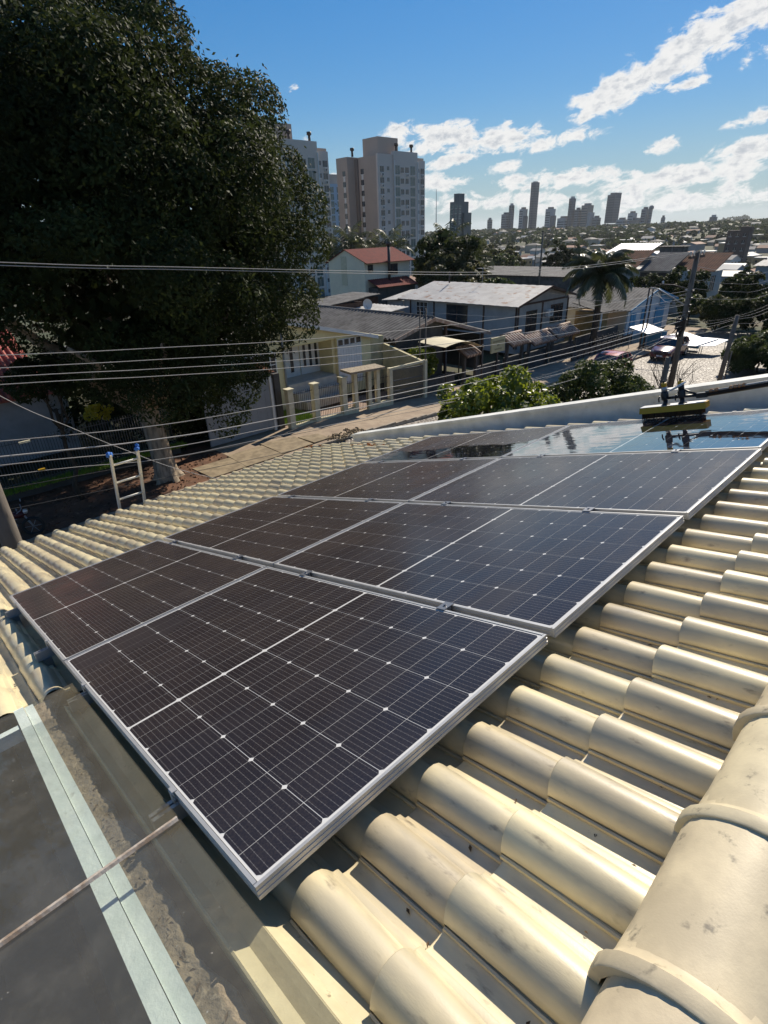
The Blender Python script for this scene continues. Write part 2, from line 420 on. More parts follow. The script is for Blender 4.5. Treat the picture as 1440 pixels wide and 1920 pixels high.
# ================================================================== glass canopy
def glass_mat():
    m = bpy.data.materials.new('dusty clear glass'); m.use_nodes = True; t = NT(m.node_tree); m.node_tree.nodes.clear()
    P = t.n('ShaderNodeTexCoord').outputs['Object']
    fr = t.m('ADD', .016, t.m('MULTIPLY', .6, t.m('POWER', t.n('ShaderNodeLayerWeight', {'Blend': .5}).outputs[1], 5.0)))
    tr_ = t.n('ShaderNodeBsdfTransparent', {'Color': (.93, .95, .93)})
    gl = t.n('ShaderNodeBsdfGlossy', {'Color': (1, 1, 1), 'Roughness': .03})
    base = t.n('ShaderNodeMixShader', {0: fr, 1: tr_, 2: gl}).outputs[0]
    d1 = t.step(t.noise(P, 7.0, 6, .7), .42, .75)
    specks = t.step(t.noise(P, 70, 2, .5), .74, .80)
    y = t.n('ShaderNodeSeparateXYZ', {0: P}).outputs[1]
    edge = t.step(y, -.16, -.02)
    f = t.m('ADD', t.m('ADD', t.m('MULTIPLY', d1, .08), t.m('MULTIPLY', edge, .07)), t.m('MULTIPLY', specks, .35), clamp=True)
    f = t.m('ADD', f, .12)
    du = t.n('ShaderNodeBsdfDiffuse', {'Color': t.mix(specks, t.mix(edge, (.27, .255, .225), (.24, .20, .13)), (.6, .58, .52))})
    t.n('ShaderNodeOutputMaterial', {0: t.n('ShaderNodeMixShader', {0: f, 1: base, 2: du}).outputs[0]})
    return m
m_glass = glass_mat()
can = thing('glass_canopy', 'dusty flat glass canopy of two panes beside the near edge of the solar panels', 'glass canopy', roof(0, 0), RROT)
MB().box((-1.63, -2.1, -.0235), (-.3865, -.026, -.0155)).build('glass_pane', m_glass, can)
MB().box((-.3735, -2.1, -.0235), (.585, -.026, -.0155)).build('glass_pane', m_glass, can)
b = MB().prism([(-.388, -2.1, -.0155), (-.372, -2.1, -.0155), (-.376, -2.1, -.008), (-.384, -2.1, -.008)], (0, 2.07, 0))
b.build('joint_strip', m_joint, can)

# ================================================================== solar panels
def pv_mat(name, cell):
    m = bpy.data.materials.new(name); m.use_nodes = True; t = NT(m.node_tree); m.node_tree.nodes.clear()
    P = t.n('ShaderNodeNewGeometry').outputs['Position']
    sx = t.n('ShaderNodeSeparateXYZ', {0: P}); X, Y = sx.outputs[0], sx.outputs[1]
    u = t.m('MULTIPLY', X, -1.0419)
    if cell:
        O = t.n('ShaderNodeSeparateXYZ', {0: t.n('ShaderNodeTexCoord').outputs['Object']})
        fy = t.m('ABSOLUTE', t.m('SUBTRACT', t.m('FRACT', t.m('DIVIDE', O.outputs[1], .0182)), .5))
        bus = t.m('LESS_THAN', fy, .034)
        fx = t.m('ABSOLUTE', t.m('SUBTRACT', t.m('FRACT', t.m('DIVIDE', O.outputs[0], .0152)), .5))
        pad = t.m('MULTIPLY', t.m('LESS_THAN', fy, .085), t.m('LESS_THAN', fx, .07))
        bus = t.m('MAXIMUM', bus, pad)
        rn = t.n('ShaderNodeObjectInfo').outputs['Random']
        c = t.mix(rn, (.0060, .0066, .0125), (.0095, .0095, .0150))
        c = t.mix(t.m('MULTIPLY', bus, .26), c, (.34, .33, .32))
    else:
        c = (.60, .60, .585)
    # water left by the brush on the far row; the rest carries a film of brown dust
    wob = t.m('MULTIPLY', t.m('SUBTRACT', t.noise(P, 1.7, 4, .55), .5), .55)
    left = t.step(u, 1.75, 2.05)
    top = t.m('ADD', t.mix(left, 4.52, 3.98, 'FLOAT'), wob)
    wet = t.m('MULTIPLY', t.step(Y, 3.50, 3.56), t.step(t.m('SUBTRACT', top, Y), -.03, .05))
    band = t.step(t.noise(t.vm('MULTIPLY', P, (.35, 1.6, 1)), 2.4, 3, .5), .60, .66)
    wet = t.m('MULTIPLY', wet, t.m('SUBTRACT', 1.0, t.m('MULTIPLY', band, .9)))
    dry = t.m('SUBTRACT', 1.0, wet)
    cosv = t.m('MAXIMUM', t.m('SUBTRACT', 1.0, t.n('ShaderNodeLayerWeight', {'Blend': .5}).outputs[1]), .04)
    dn = t.step(t.noise(P, 2.3, 5, .62), .25, .8, .7, 1.3)
    fine = t.step(t.noise(P, 190, 2, .6), .35, .75, .65, 1.45)
    tau = t.m('MULTIPLY', t.m('MULTIPLY', dn, fine), .046)
    dust = t.m('SUBTRACT', 1.0, t.m('EXPONENT', t.m('MULTIPLY', t.m('DIVIDE', tau, cosv), -1.0)))
    dust = t.m('MULTIPLY', dust, dry)
    grit = t.m('MULTIPLY', t.step(t.noise(P, 75, 2, .5), .755, .79), t.m('MULTIPLY', dry, .34))
    dust = t.m('MAXIMUM', dust, grit)
    c = t.mix(dust, c, (.23, .17, .125))
    smear = t.step(t.noise(t.vm('MULTIPLY', P, (1, .35, 1)), 3.0, 4, .6), .35, .75)
    rough = t.mix(wet, t.m('ADD', .17, t.m('MULTIPLY', smear, .16)), .025, 'FLOAT')
    b = t.n('ShaderNodeBsdfPrincipled', {'Base Color': c, 'Roughness': rough, 'IOR': 1.47, 'Coat Weight': wet, 'Coat Roughness': .02, 'Coat IOR': 1.5, 'Specular IOR Level': t.mix(wet, .40, .95, 'FLOAT')})
    bh = t.noise(t.vm('MULTIPLY', P, (1, 3, 1)), 5.0, 2, .5)
    bp = t.n('ShaderNodeBump', {'Height': bh, 'Strength': t.m('MULTIPLY', wet, .025), 'Distance': .02})
    t.set(b.inputs['Normal'], bp); t.set(b.inputs['Coat Normal'], bp)
    t.n('ShaderNodeOutputMaterial', {0: b.outputs[0]})
    return m
m_cell = pv_mat('dark silicon cell', True); m_back = pv_mat('white cell backsheet', False)

PL, PW = 1.903, 1.134
proto = thing('solar_panel', 'x', 'solar panel', roof(0, 0, -.035), RROT, 'solar panels on the tiled roof')
H = .035
def bar(mb, a, c, inw):                    # grooved frame bar from a to c, inw = inward direction
    a = Vector(a); c = Vector(c); i = Vector(inw)
    sec = [(.0095, H), (0, H), (0, H - .0075), (.0018, H - .0085), (.0018, H - .0115), (0, H - .0125), (0, H - .0205), (.0018, H - .0215), (.0018, H - .0245), (0, H - .0255), (0, 0), (.028, 0), (.028, .002), (.011, .002)]
    mb.prism([a + i * s + Vector((0, 0, z)) for s, z in sec], c - a)
b = MB()
bar(b, (0, 0, 0), (0, PW, 0), (-1, 0, 0)); bar(b, (-PL, 0, 0), (-PL, PW, 0), (1, 0, 0))
bar(b, (-.0112, 0, 0), (-PL + .0112, 0, 0), (0, 1, 0)); bar(b, (-.0112, PW, 0), (-PL + .0112, PW, 0), (0, -1, 0))
b.build('frame', m_alu, proto)
b = MB().box((-PL + .0113, .0113, H - .009), (-.0113, PW - .0113, H - .0025)); b.build('backsheet', m_back, proto)
cw, chh, ch = .1815, .0911, .0085
def cellm(flip):
    p = [(0, 0), (0, cw), (-chh + ch, cw), (-chh, cw - ch), (-chh, ch), (-chh + ch, 0)]
    if flip: p = [(-chh - x, y) for x, y in p][::-1]
    return MB().add([(x, y, 0) for x, y in p], [tuple(range(6))[::-1] if not flip else tuple(range(6))[::-1]]).mesh('cell', m_cell)
CA, CB = cellm(False), cellm(True)
for iy in range(6):
    for ix in range(20):
        x = -.0195 - ix * (.0926) - (.0105 if ix >= 10 else 0)
        # cut edges meet inside a pair, bevelled corners where two pairs meet
        inst('cell', CB if ix % 2 == 0 else CA, proto, (x, .0175 + iy * .1835, H - .0021))
for me in (CA, CB):                        # make sure the faces look up
    if me.polygons[0].normal.z < 0: me.flip_normals()
plabel = {(0, 0): 'nearest solar panel, its corner under the glass canopy, right-hand column', (0, 1): 'solar panel at the near left corner of the array, by the eave tiles',
          (1, 0): 'right-hand solar panel in the second row from the camera', (1, 1): 'eave-side solar panel in the second row from the camera',
          (2, 0): 'right-hand dusty solar panel directly before the wet row', (2, 1): 'brownish eave-side solar panel just before the wet row',
          (3, 0): 'wet solar panel mirroring the sky, with the yellow brush on it', (3, 1): 'far left solar panel by the parapet, dusty with dark wet bands'}
offs = [0, .0026, .0087, -.0085]
for r_ in range(4):
    for c_ in range(2):
        loc = roof(offs[r_] - c_ * (PL + .0126), r_ * (PW + .0407), -.035)
        if (r_, c_) == (0, 0): proto['label'] = plabel[(0, 0)]; proto.location = loc
        else: dup(proto, loc, RROT, label=plabel[(r_, c_)])
# rails with clamps
rails = [(.48, 'aluminium rail nearest the ridge under the solar panels'), (1.51, 'second aluminium rail from the ridge under the panels'), (2.33, 'aluminium rail under the upper end of the left panels'), (3.5, 'aluminium rail nearest the eave under the solar panels')]
rp = thing('mounting_rail', rails[0][1], 'rail', roof(-rails[0][0], 0, -.079), RROT, 'rails under the solar panels')
b = MB().box((-.02, -.075, 0), (-.004, 4.70, .043)).box((.004, -.075, 0), (.02, 4.70, .043)).box((-.02, -.075, -.004), (.02, 4.70, 0)); b.build('rail', m_alud, rp)
for r_ in range(1, 4):
    y = r_ * (PW + .0407) - .0203
    b = MB().box((-.022, y - .030, .0795), (.022, y + .030, .0835)).box((-.020, y - .012, .04), (.020, y + .012, .0793)).tube([(0, y, .083), (0, y, .090)], .006, 6)
    b.build('mid_clamp', m_clamp, rp)
for y, s in ((-.006, 1), (4 * (PW + .0407) - .035, -1)):
    b = MB().box((-.014, y - .001 if s > 0 else y - .008, .0795), (.014, y + .014 if s > 0 else y + .006, .0825)).box((-.014, y - .0035 if s > 0 else y + .0025, .044), (.014, y - .0012 if s > 0 else y + .0045, .0793))
    b.build('end_clamp', m_alu, rp)
for y in (-.03, 1.2, 2.6, 4.3):
    MB().box((-.03, y - .02, -.075), (.03, y + .02, -.0045)).build('foot', m_clamp, rp)
for u_, lb in rails[1:]: dup(rp, roof(-u_, 0, -.079), RROT, label=lb)

# dry leaf bits and grit lying in the pans and on the cement
b = MB(); q = random.Random(15)
for i in range(150):
    if i < 60: x, y, z = q.uniform(-1.8, .5), q.uniform(-.172, -.14), -.106
    else:
        k = q.randrange(0, 24); x, y, z = q.uniform(-.05, .55), .049 + .2 * k + q.uniform(.150, .188), -.150
    a = q.uniform(0, 6.3); l = q.uniform(.004, .011); c, s_ = math.cos(a), math.sin(a)
    b.add([(x - l * c, y - l * s_, z), (x + .4 * l * s_, y - .4 * l * c, z + .003), (x + l * c, y + l * s_, z + .001), (x - .4 * l * s_, y + .4 * l * c, z + .003)], [(0, 1, 2, 3)])
b.build('leaf_litter', mat('dry leaf', (.13, .08, .04), .9, (.07, .045, .025), 30, .8), rf, kind='stuff')

# ================================================================== ladder
m_blue = mat('blue cloth', (.04, .16, .50), .8, (.02, .08, .3), 30, .6)
m_ladm = mat('pale anodised ladder', (.70, .67, .58), .5, (.55, .52, .45), 8, .5)
lad = thing('ladder', 'aluminium ladder leaning on the eave with blue rags tied to its rail tops', 'ladder', (-8.7, 2.03, 0))
lx = lambda z: 1.68 * z / 5.9
for s, top in ((-.185, 5.93), (.185, 5.94)):
    b = MB().prism([(-.03, s - .014, 0), (.03, s - .014, 0), (.03, s + .014, 0), (-.03, s + .014, 0)], (lx(top), 0, top)); rl = b.build('rail', m_ladm, lad)
    b = MB()
    for q in range(5): b.blob((lx(top) + rnd.uniform(-.025, .02), s + rnd.uniform(-.03, .03), top + rnd.uniform(-.05, .03)), (.032, .03, .03), 7, 0, .25)
    b.build('rag', m_blue, rl)
for i in range(20):
    z = .25 + i * .29
    MB().tube([(lx(z), -.17, z), (lx(z), .17, z)], .016, 8).build('rung', m_ladm, lad)

# ================================================================== rotating brush
m_yel = mat('yellow brush plastic', (.50, .29, .015), .45, (.5, .28, .02), 12, .5)
m_blk = mat('black plastic', (.018, .018, .02), .4, (.035, .033, .03), 20, .5)
m_brs = mat('dark wet bristle', (.05, .03, .02), .95, spec=.1, col2=(.10, .05, .02), scale=60, var=.8)
m_cop = mat('copper wire wraps', (.45, .24, .12), .4, metal=.5)
m_wht = mat('white sleeve', (.7, .7, .68), .6)
br = thing('cleaning_brush', 'yellow motorised cleaning brush on a black pole, standing on the wet panel', 'brush', roof(-.93, 4.66, 0), RROT)
b = MB().prism([(-.27, -.055, .055), (-.27, .055, .055), (-.265, .045, .105), (-.265, -.045, .105)], (.53, 0, 0)); b.build('brush_head', m_yel, br)
MB().box((-.262, -.0475, .1055), (.252, .0475, .109)).build('top_plate', m_alud, br)
b = MB(); q = random.Random(2)
for i in range(260):
    x, y = q.uniform(-.255, .235), q.uniform(-.05, .05)
    b.tube([(x, y, .054), (x + q.uniform(-.012, .012) - .008 * (x < -.2), y * 1.15 + q.uniform(-.012, .012), .003)], [.004, .0022], 3, 0, False)
b.box((-.245, -.045, .012), (.225, .045, .053)); b.build('bristles', m_brs, br, kind='stuff')
for x, sc_ in ((-.06, 1.0), (.075, .96)):
    b = MB().tube([(x, 0, .105), (x, 0, .115), (x, 0, .125), (x, 0, .15)], [.045, .03, .018, .018], 10)
    b.tube([(x, 0, .15), (x, 0, .16), (x, 0, .21), (x, 0, .225)], [.024, .03, .03, .022], 12)
    b.tube([(x - .035, -.02, .19), (x - .045, -.02, .17), (x - .045, -.02, .14)], .006, 6)
    mo = b.build('motor', m_blk, br)
    MB().tube([(x, 0, .2255), (x, 0, .262)], .024, 12).build('collar', m_alud if x < 0 else m_blk, mo)
    MB().tube([(x, 0, .2625), (x, 0, .292), (x, 0, .298)], [.0235, .0225, .014], 12).build('cap', m_yel, mo)
    MB().tube([(x, 0, .2985), (x, 0, .318)], [.010, .006], 8).build('plug', m_blk, mo)
MB().tube([(-.04, -.01, .245), (.0, -.02, .232), (.05, -.03, .25), (.10, -.03, .275), (.125, -.02, .285)], [.004, .008, .010, .010, .004], 8).build('cable_sleeve', m_wht, br)
b = MB().tube([(-.06, 0, .165), (.075, 0, .165), (.20, 0, .16)], .013, 8).tube([(.075, 0, .23), (.13, 0, .20), (.20, 0, .168)], .009, 8).box((.19, -.02, .14), (.27, .02, .18)); b.build('bracket', m_blk, br)
b = MB().tube([(.26, 0, .16), (3.0, -.02, .34)], .019, 12); pl = b.build('pole', m_blk, br)
b = MB().tube([(.26, -.012, .186), (.45, -.012, .197), (3.0, -.032, .372)], .007, 6); b.build('hose', m_alud, pl)
b = MB()
for x in (.30, .34, .44, .47, .50, .53): b.blob((x, -.008, .185 + (x - .26) * .066), (.018, .024, .016), 7, 0, .2)
b.build('wire_wrap', m_cop, pl)

# ================================================================== ground, street, pavements
def tz(x, y):
    """height of the land: the street terrace, then a valley with the town in it"""
    d = math.hypot(x, y)
    k = lambda a, b: (lambda t: t * t * (3 - 2 * t))(min(max((d - a) / (b - a), 0), 1))
    z = zg(y) if y < 60 else -1.0
    z -= 4.2 * k(62, 150) + 7.6 * k(130, 290) - 12.5 * k(330, 1400)
    z += 1.2 * math.sin(x * .013 + 1) * math.cos(y * .011) * k(90, 300) * 1.6
    a = math.degrees(math.atan2(x, y))
    z += -26 * k(1700, 3600) + 42 * k(2600, 3800) * (math.exp(-((a + 16.5) / 2.6) ** 2) + .55 * math.exp(-((a + 9) / 5) ** 2) + .45 * math.exp(-((a + 24) / 5) ** 2) + .8 * math.exp(-((a + 60) / 18) ** 2)) * k(2600, 3800)
    return z
m_ground = mat('dry grass and earth', (.045, .055, .022), .95, (.09, .07, .04), .25, .8, space='Position', col3=(.05, .07, .025), scale3=.06)
vs, fs = [], []
rings = [0, 6, 10, 14, 18, 22, 26, 30, 36, 44, 54, 66, 80, 100, 125, 160, 210, 270, 340, 430, 550, 700, 900, 1200, 1600, 2000, 2500, 3000, 3500, 3800, 4500, 6000, 9000]
NA = 144
for r_ in rings:
    for a in range(NA):
        th = 2 * math.pi * a / NA; x, y = r_ * math.sin(th), r_ * math.cos(th)
        vs.append((x, y, tz(x, y) - .32 if r_ < 66 else tz(x, y) - .3))
for i in range(len(rings) - 1):
    for a in range(NA):
        b_ = (a + 1) % NA
        fs.append((i * NA + a, i * NA + b_, (i + 1) * NA + b_, (i + 1) * NA + a))
MB().add(vs, fs, 0, True).build('ground', m_ground, kind='structure')

def cob_mat():
    m = bpy.data.materials.new('worn cobbles'); m.use_nodes = True; t = NT(m.node_tree); m.node_tree.nodes.clear()
    P = t.n('ShaderNodeNewGeometry').outputs['Position']
    Pw = t.vm('ADD', P, t.vm('MULTIPLY', t.n('ShaderNodeTexNoise', {'Vector': P, 'Scale': 2.0}).outputs['Color'], (.12, .12, 0)))
    vo = t.n('ShaderNodeTexVoronoi', {'Vector': t.vm('MULTIPLY', Pw, (1, 1, 0)), 'Scale': 4.2}, feature='DISTANCE_TO_EDGE').outputs[0]
    vc = t.n('ShaderNodeTexVoronoi', {'Vector': t.vm('MULTIPLY', Pw, (1, 1, 0)), 'Scale': 4.2}, feature='F1').outputs['Color']
    joint = t.step(vo, .02, .12)
    c = t.mix(t.n('ShaderNodeSeparateColor', {0: vc}).outputs[0], (.20, .17, .14), (.30, .265, .22))
    c = t.mix(t.step(t.noise(P, .5, 4), .45, .7), c, (.22, .185, .15))
    c = t.mix(joint, (.11, .085, .065), c)
    h = t.m('ADD', t.m('MULTIPLY', t.step(vo, 0, .3), 1.0), t.m('MULTIPLY', t.noise(P, 9, 3), .5))
    bp = t.n('ShaderNodeBump', {'Height': h, 'Strength': .9, 'Distance': .06})
    b = t.n('ShaderNodeBsdfPrincipled', {'Base Color': c, 'Roughness': .55, 'Specular IOR Level': .4, 'Normal': bp})
    t.n('ShaderNodeOutputMaterial', {0: b.outputs[0]})
    return m
m_cob = cob_mat()
m_walk = mat('worn pavement', (.34, .265, .19), .9, (.24, .18, .13), 1.6, .8, .4, 20, space='Position', col3=(.20, .15, .10), scale3=4.0, lo3=.55, hi3=.75)
m_dirt = mat('red earth', (.15, .072, .04), .95, (.075, .04, .024), 1.2, .9, .8, 12, space='Position', col3=(.22, .13, .08), scale3=3.2, lo3=.55, hi3=.7)
m_kerb = mat('kerb stone', (.34, .29, .23), .9, (.2, .16, .12), 4, .8, .3, 30)
m_conc = mat('tan concrete', (.29, .23, .15), .92, (.18, .14, .09), 2.5, .9, .4, 25, col3=(.15, .12, .08), scale3=7, lo3=.58, hi3=.75)
m_yard = mat('yard paving', (.33, .24, .19), .9, (.24, .17, .13), 3, .8, .3, 20, space='Position')
m_grass = mat('bright lawn', (.20, .31, .03), .9, (.13, .22, .02), 5, .7, .8, 80, space='Position')

def strip(name, xa, xb, y0, y1, dz, m, step=1.0, nx=4, rough=0.0, kind='structure'):
    rg = random.Random(len(name) * 31 + int(abs(y0)))
    ny = int((y1 - y0) / step) + 1
    fa = xa if callable(xa) else (lambda y: xa); fb = xb if callable(xb) else (lambda y: xb)
    def P(i, j):
        y = y0 + (y1 - y0) * i / (ny - 1); t = j / (nx - 1); x = fa(y) + (fb(y) - fa(y)) * t
        return (x, y, zg(y) + dz + rg.uniform(-rough, rough))
    b = MB().grid(P, ny, nx)
    b.f = [f[::-1] for f in b.f]
    return b.build(name, m, kind=kind)
xk = lambda y: -18.55 + (.9 * min(max((y - 34) / 10, 0), 1))             # far kerb line
strip('street', lambda y: xk(y) - .02, lambda y: -8.9 + max(0, (y - 47)) * 1.6, -60, 62, -.15, m_cob, 1.0, 6)
strip('pavement', -22.2, lambda y: xk(y) - .13, 10.2, 62, -.004, m_walk, .6, 8, .012)
strip('earth_verge', -22.7, lambda y: xk(y) - .13, -40, 10.2, -.008, m_dirt, .35, 14, .025)
strip('near_pavement', -8.75, -6.2, -40, 46, -.01, m_walk, 2, 3)
for xf, nm in ((lambda y: xk(y), 'kerb'), (lambda y: -8.75, 'kerb')):
    b = MB()
    for i in range(100):
        y = -18 + i * .78
        if y > 46 and xf(0) > -10: break
        x = xf(y); z = zg(y)
        b.box((x - .125, y, z - .3), (x, y + .765, z + .006 + rnd.uniform(-.012, .012)))
    b.build(nm, m_kerb, kind='structure')
# tan slabs lying on the verge and pavement
pv = thing('pavement_slabs', 'cracked tan concrete slabs set in the far pavement', 'paving', (-20, 12, 0))
for i, (x0, x1, y0, y1) in enumerate([(-20.3, -18.75, 8.4, 10.1), (-20.5, -18.75, 10.15, 11.9), (-20.7, -18.85, 11.95, 13.6), (-20.1, -18.9, 13.65, 14.6)]):
    MB().prism([(x0 + 20, y0 - 12, .0), (x1 + 20, y0 - 12 + rnd.uniform(-.1, .1), .0), (x1 + 20, y1 - 12, .0), (x0 + 20 + rnd.uniform(0, .4), y1 - 12, .0)], (0, 0, .035 + .008 * i)).build('slab', m_conc, pv)
b = MB(); q = random.Random(4)
for i in range(170):
    y = q.uniform(14.4, 16.6); x = -18.85 + q.gauss(0, .22); b.blob((x, y, zg(y) + .01), (q.uniform(.03, .09), q.uniform(.03, .09), q.uniform(.02, .06)), 5, 0, .3, q)
b.build('rubble', m_conc, kind='stuff')
b = MB()
for i in range(900):
    y = q.uniform(-4, 10); x = q.uniform(-22.4, -18.8); b.blob((x, y, .01), (q.uniform(.02, .07), q.uniform(.02, .07), q.uniform(.01, .03)), 4, 0, .3, q)
b.build('dirt_litter', m_dirt, kind='stuff')
strip('yard', -24.45, -21.9, 14.2, 24, .012, m_yard, .6, 4)
strip('lawn', -24.3, -21.95, 14.45, 16.4, .03, m_grass, .5, 4)
# lawn and grass tufts
def grass(name, x0, x1, y0, y1, z, n, h, m):
    rg = np.random.RandomState(n); x = rg.uniform(x0, x1, n); y = rg.uniform(y0, y1, n)
    a = rg.uniform(0, 6.28, n); hh = h * rg.uniform(.5, 1.2, n); w_ = .012
    lean = rg.normal(0, .3, (n, 2)) * hh[:, None]
    V = np.zeros((n, 3, 3)); V[:, 0] = np.stack([x - w_ * np.cos(a), y - w_ * np.sin(a), np.full(n, z)], 1); V[:, 1] = np.stack([x + w_ * np.cos(a), y + w_ * np.sin(a), np.full(n, z)], 1)
    V[:, 2] = np.stack([x + lean[:, 0], y + lean[:, 1], z + hh], 1)
    return inst(name, np_mesh(name, V.reshape(-1, 3), np.arange(3 * n).reshape(n, 3), m), kind='stuff')
grass('lawn_grass', -24.2, -22.0, 14.5, 16.3, .03, 6000, .14, m_grass)
grass('verge_grass', -22.75, -22.15, -6, 9.2, .36, 7000, .16, m_grass)
grass('kerb_grass', -18.9, -18.55, 40, 44.5, -1.0, 900, .3, m_grass)

# ================================================================== foliage
def leaf_mat(name, c1, c2, rough=.42, spec=.5, th=.22, tcol=None):
    m = bpy.data.materials.new(name); m.use_nodes = True; t = NT(m.node_tree); m.node_tree.nodes.clear()
    g = t.n('ShaderNodeNewGeometry'); rn = g.outputs['Random Per Island']
    c = t.mix(rn, c1, c2)
    c = t.mix(t.step(t.noise(t.n('ShaderNodeTexCoord').outputs['Object'], .7, 2), .35, .7), c, tuple(x * .62 for x in c1))
    b = t.n('ShaderNodeBsdfPrincipled', {'Base Color': c, 'Roughness': rough, 'Specular IOR Level': spec})
    tr = t.n('ShaderNodeBsdfTranslucent', {'Color': tcol or tuple(min(1, x * 1.9) for x in c2)})
    t.n('ShaderNodeOutputMaterial', {0: t.n('ShaderNodeMixShader', {0: th, 1: b.outputs[0], 2: tr.outputs[0]}).outputs[0]})
    return m
m_leafd = leaf_mat('glossy dark leaves', (.020, .032, .011), (.048, .062, .018), .62, .09, .15)
m_leafg = leaf_mat('yellow green leaves', (.05, .10, .012), (.17, .20, .02), .42, .5, .3, (.30, .36, .03))
m_leafm = leaf_mat('mid green leaves', (.03, .055, .014), (.065, .085, .022), .55, .25, .22)
m_leafo = leaf_mat('olive leaves', (.045, .055, .022), (.085, .085, .03), .6, .2, .2)
m_leafy = leaf_mat('yellow leaves', (.35, .30, .02), (.5, .42, .04), .5, .4, .35)
m_palm = leaf_mat('palm leaflets', (.035, .055, .02), (.085, .095, .035), .38, .6, .18)
m_bark = mat('pale bark', (.36, .29, .21), .9, (.15, .115, .08), 6, .9, .9, 14, stretch=(1, 1, .25), col3=(.36, .31, .24), scale3=5)
m_barkd = mat('dark bark', (.07, .055, .04), .9, (.035, .028, .02), 8, .9, .6, 20, stretch=(1, 1, .3))

def leaves(clumps, n, L, seed, centre, w=.42, up=.25, jitter=.75, shell=.72, squash=.85, spray=.0):
    rg = np.random.RandomState(seed)
    c = np.array([k[0] for k in clumps], float); r = np.array([k[1] for k in clumps], float)
    i = rg.choice(len(c), n, p=(r ** 2) / (r ** 2).sum())
    out = c[i] - np.array(centre); out /= np.linalg.norm(out, axis=1)[:, None] + 1e-9
    d = rg.normal(size=(n, 3)) + out * .8 + np.array([0, 0, up]); d /= np.linalg.norm(d, axis=1)[:, None]
    rad = r[i] * (shell + (1.04 - shell) * rg.random_sample(n) ** .6) + (rg.random_sample(n) < spray) * r[i] * rg.uniform(0, .35, n)
    p = c[i] + d * rad[:, None] * np.array([1, 1, squash])
    nrm = d + rg.normal(size=(n, 3)) * jitter + np.array([0, 0, .35]); nrm /= np.linalg.norm(nrm, axis=1)[:, None]
    t = rg.normal(size=(n, 3)) + out * .5 - np.array([0, 0, .5]); t -= nrm * (t * nrm).sum(1)[:, None]; t /= np.linalg.norm(t, axis=1)[:, None]
    s = np.cross(nrm, t); ll = L * rg.uniform(.65, 1.25, n)[:, None]; ww = ll * w * .5
    V = np.stack([p - t * ll * .5, p + s * ww - nrm * ww * .3, p + t * ll * .5 - nrm * ll * .12, p - s * ww - nrm * ww * .3], 1)
    return V.reshape(-1, 3)
def leaf_mesh(name, Vs, m): V = np.concatenate(Vs); return np_mesh(name, V, np.arange(len(V)).reshape(-1, 4), m)
def branch_tube(mb, p0, p1, r0, r1, rg, wob=.08, n=7, seg=5):
    p0, p1 = Vector(p0), Vector(p1); L = (p1 - p0).length; pts = []
    for k in range(seg + 1):
        t = k / seg; o = Vector((rg.uniform(-1, 1), rg.uniform(-1, 1), rg.uniform(-.5, .5))) * wob * L * (0 < k < seg)
        pts.append(p0.lerp(p1, t) + o)
    mb.tube(pts, [r0 + (r1 - r0) * k / seg for k in range(seg + 1)], n); return pts

# ---- the big evergreen over the far pavement
BT = Vector((-20.15, 7.3, 0))
big = thing('shade_tree', 'huge dense dark evergreen tree with a thick pale trunk on the far pavement', 'tree', BT)
rg = random.Random(21); rgn = np.random.RandomState(21)
cl = []
cen = np.array([-22.3, 7.3, 9.3]); rad = np.array([7.0, 7.0, 5.75])
for i in range(250):
    z = 1 - 2 * (i + .5) / 250; a = i * 2.39996; s = math.sqrt(1 - z * z)
    d = np.array([s * math.cos(a), s * math.sin(a), z]) + rgn.normal(size=3) * .05
    zz_ = cen[2] + d[2] * rad[2]; fat = 1 + .115 * min(max((11.0 - zz_) / 3.0, 0), 1)
    p_ = cen + d * rad * np.array([fat, fat, 1]) * rgn.uniform(.84, .97)
    if d[2] < -.80 or (p_[1] < 5.2 and p_[2] < 7.0): continue
    cl.append((p_ - np.array(BT), rgn.uniform(.8, 1.45)))
for c_, r_ in [((-18.2, 4.9, 5.2), .8), ((-18.3, 5.3, 4.5), .7), ((-18.2, 6.1, 4.7), .8), ((-18.4, 6.0, 4.0), .7), ((-18.2, 7.0, 4.5), .8), ((-18.5, 6.9, 3.9), .65), ((-18.2, 7.9, 4.3), .8), ((-18.5, 7.9, 3.5), .65), ((-18.3, 8.7, 4.0), .8), ((-18.6, 8.7, 3.1), .65), ((-20.5, 5.0, 4.5), .9), ((-21.5, 6.2, 4.3), .9), ((-21.8, 7.6, 4.3), .9), ((-21.0, 9.0, 3.9), .9), ((-20.8, 10.0, 3.2), .8), ((-17.6, 9.9, 4.9), 1.0), ((-18.0, 10.3, 4.2), .9), ((-18.3, 10.1, 3.4), .8), ((-18.3, 9.6, 2.7), .75), ((-18.5, 9.3, 2.1), .6), ((-17.6, 11.2, 5.2), .9), ((-17.0, 11.8, 5.9), 1.1), ((-18.8, 9.0, 3.6), .9), ((-16.8, 8.2, 4.6), 1.2), ((-16.6, 6.4, 4.3), 1.2), ((-16.8, 5.4, 5.6), 1.1), ((-17.2, 3.4, 6.9), 1.1), ((-18.2, 1.4, 7.4), 1.3), ((-19.5, -.6, 8.0), 1.5), ((-20.5, -1.5, 9), 1.6), ((-19.8, -2.2, 10.5), 1.8), ((-20.5, -3.0, 12), 1.8), ((-22, -2.4, 8.2), 1.6)]:
    cl.append((np.array(c_) - np.array(BT), r_))
cB = cen - np.array(BT)
inner = [(cB + (np.array(c_) - cB) * .74, r_ * 1.05) for c_, r_ in cl]
Vs = [leaves(cl, 230000, .155, 1, cB, .44, .45, .8, .74, .9, .03), leaves(inner, 30000, .42, 2, cB, .7, .2, .5, .2, .9)]
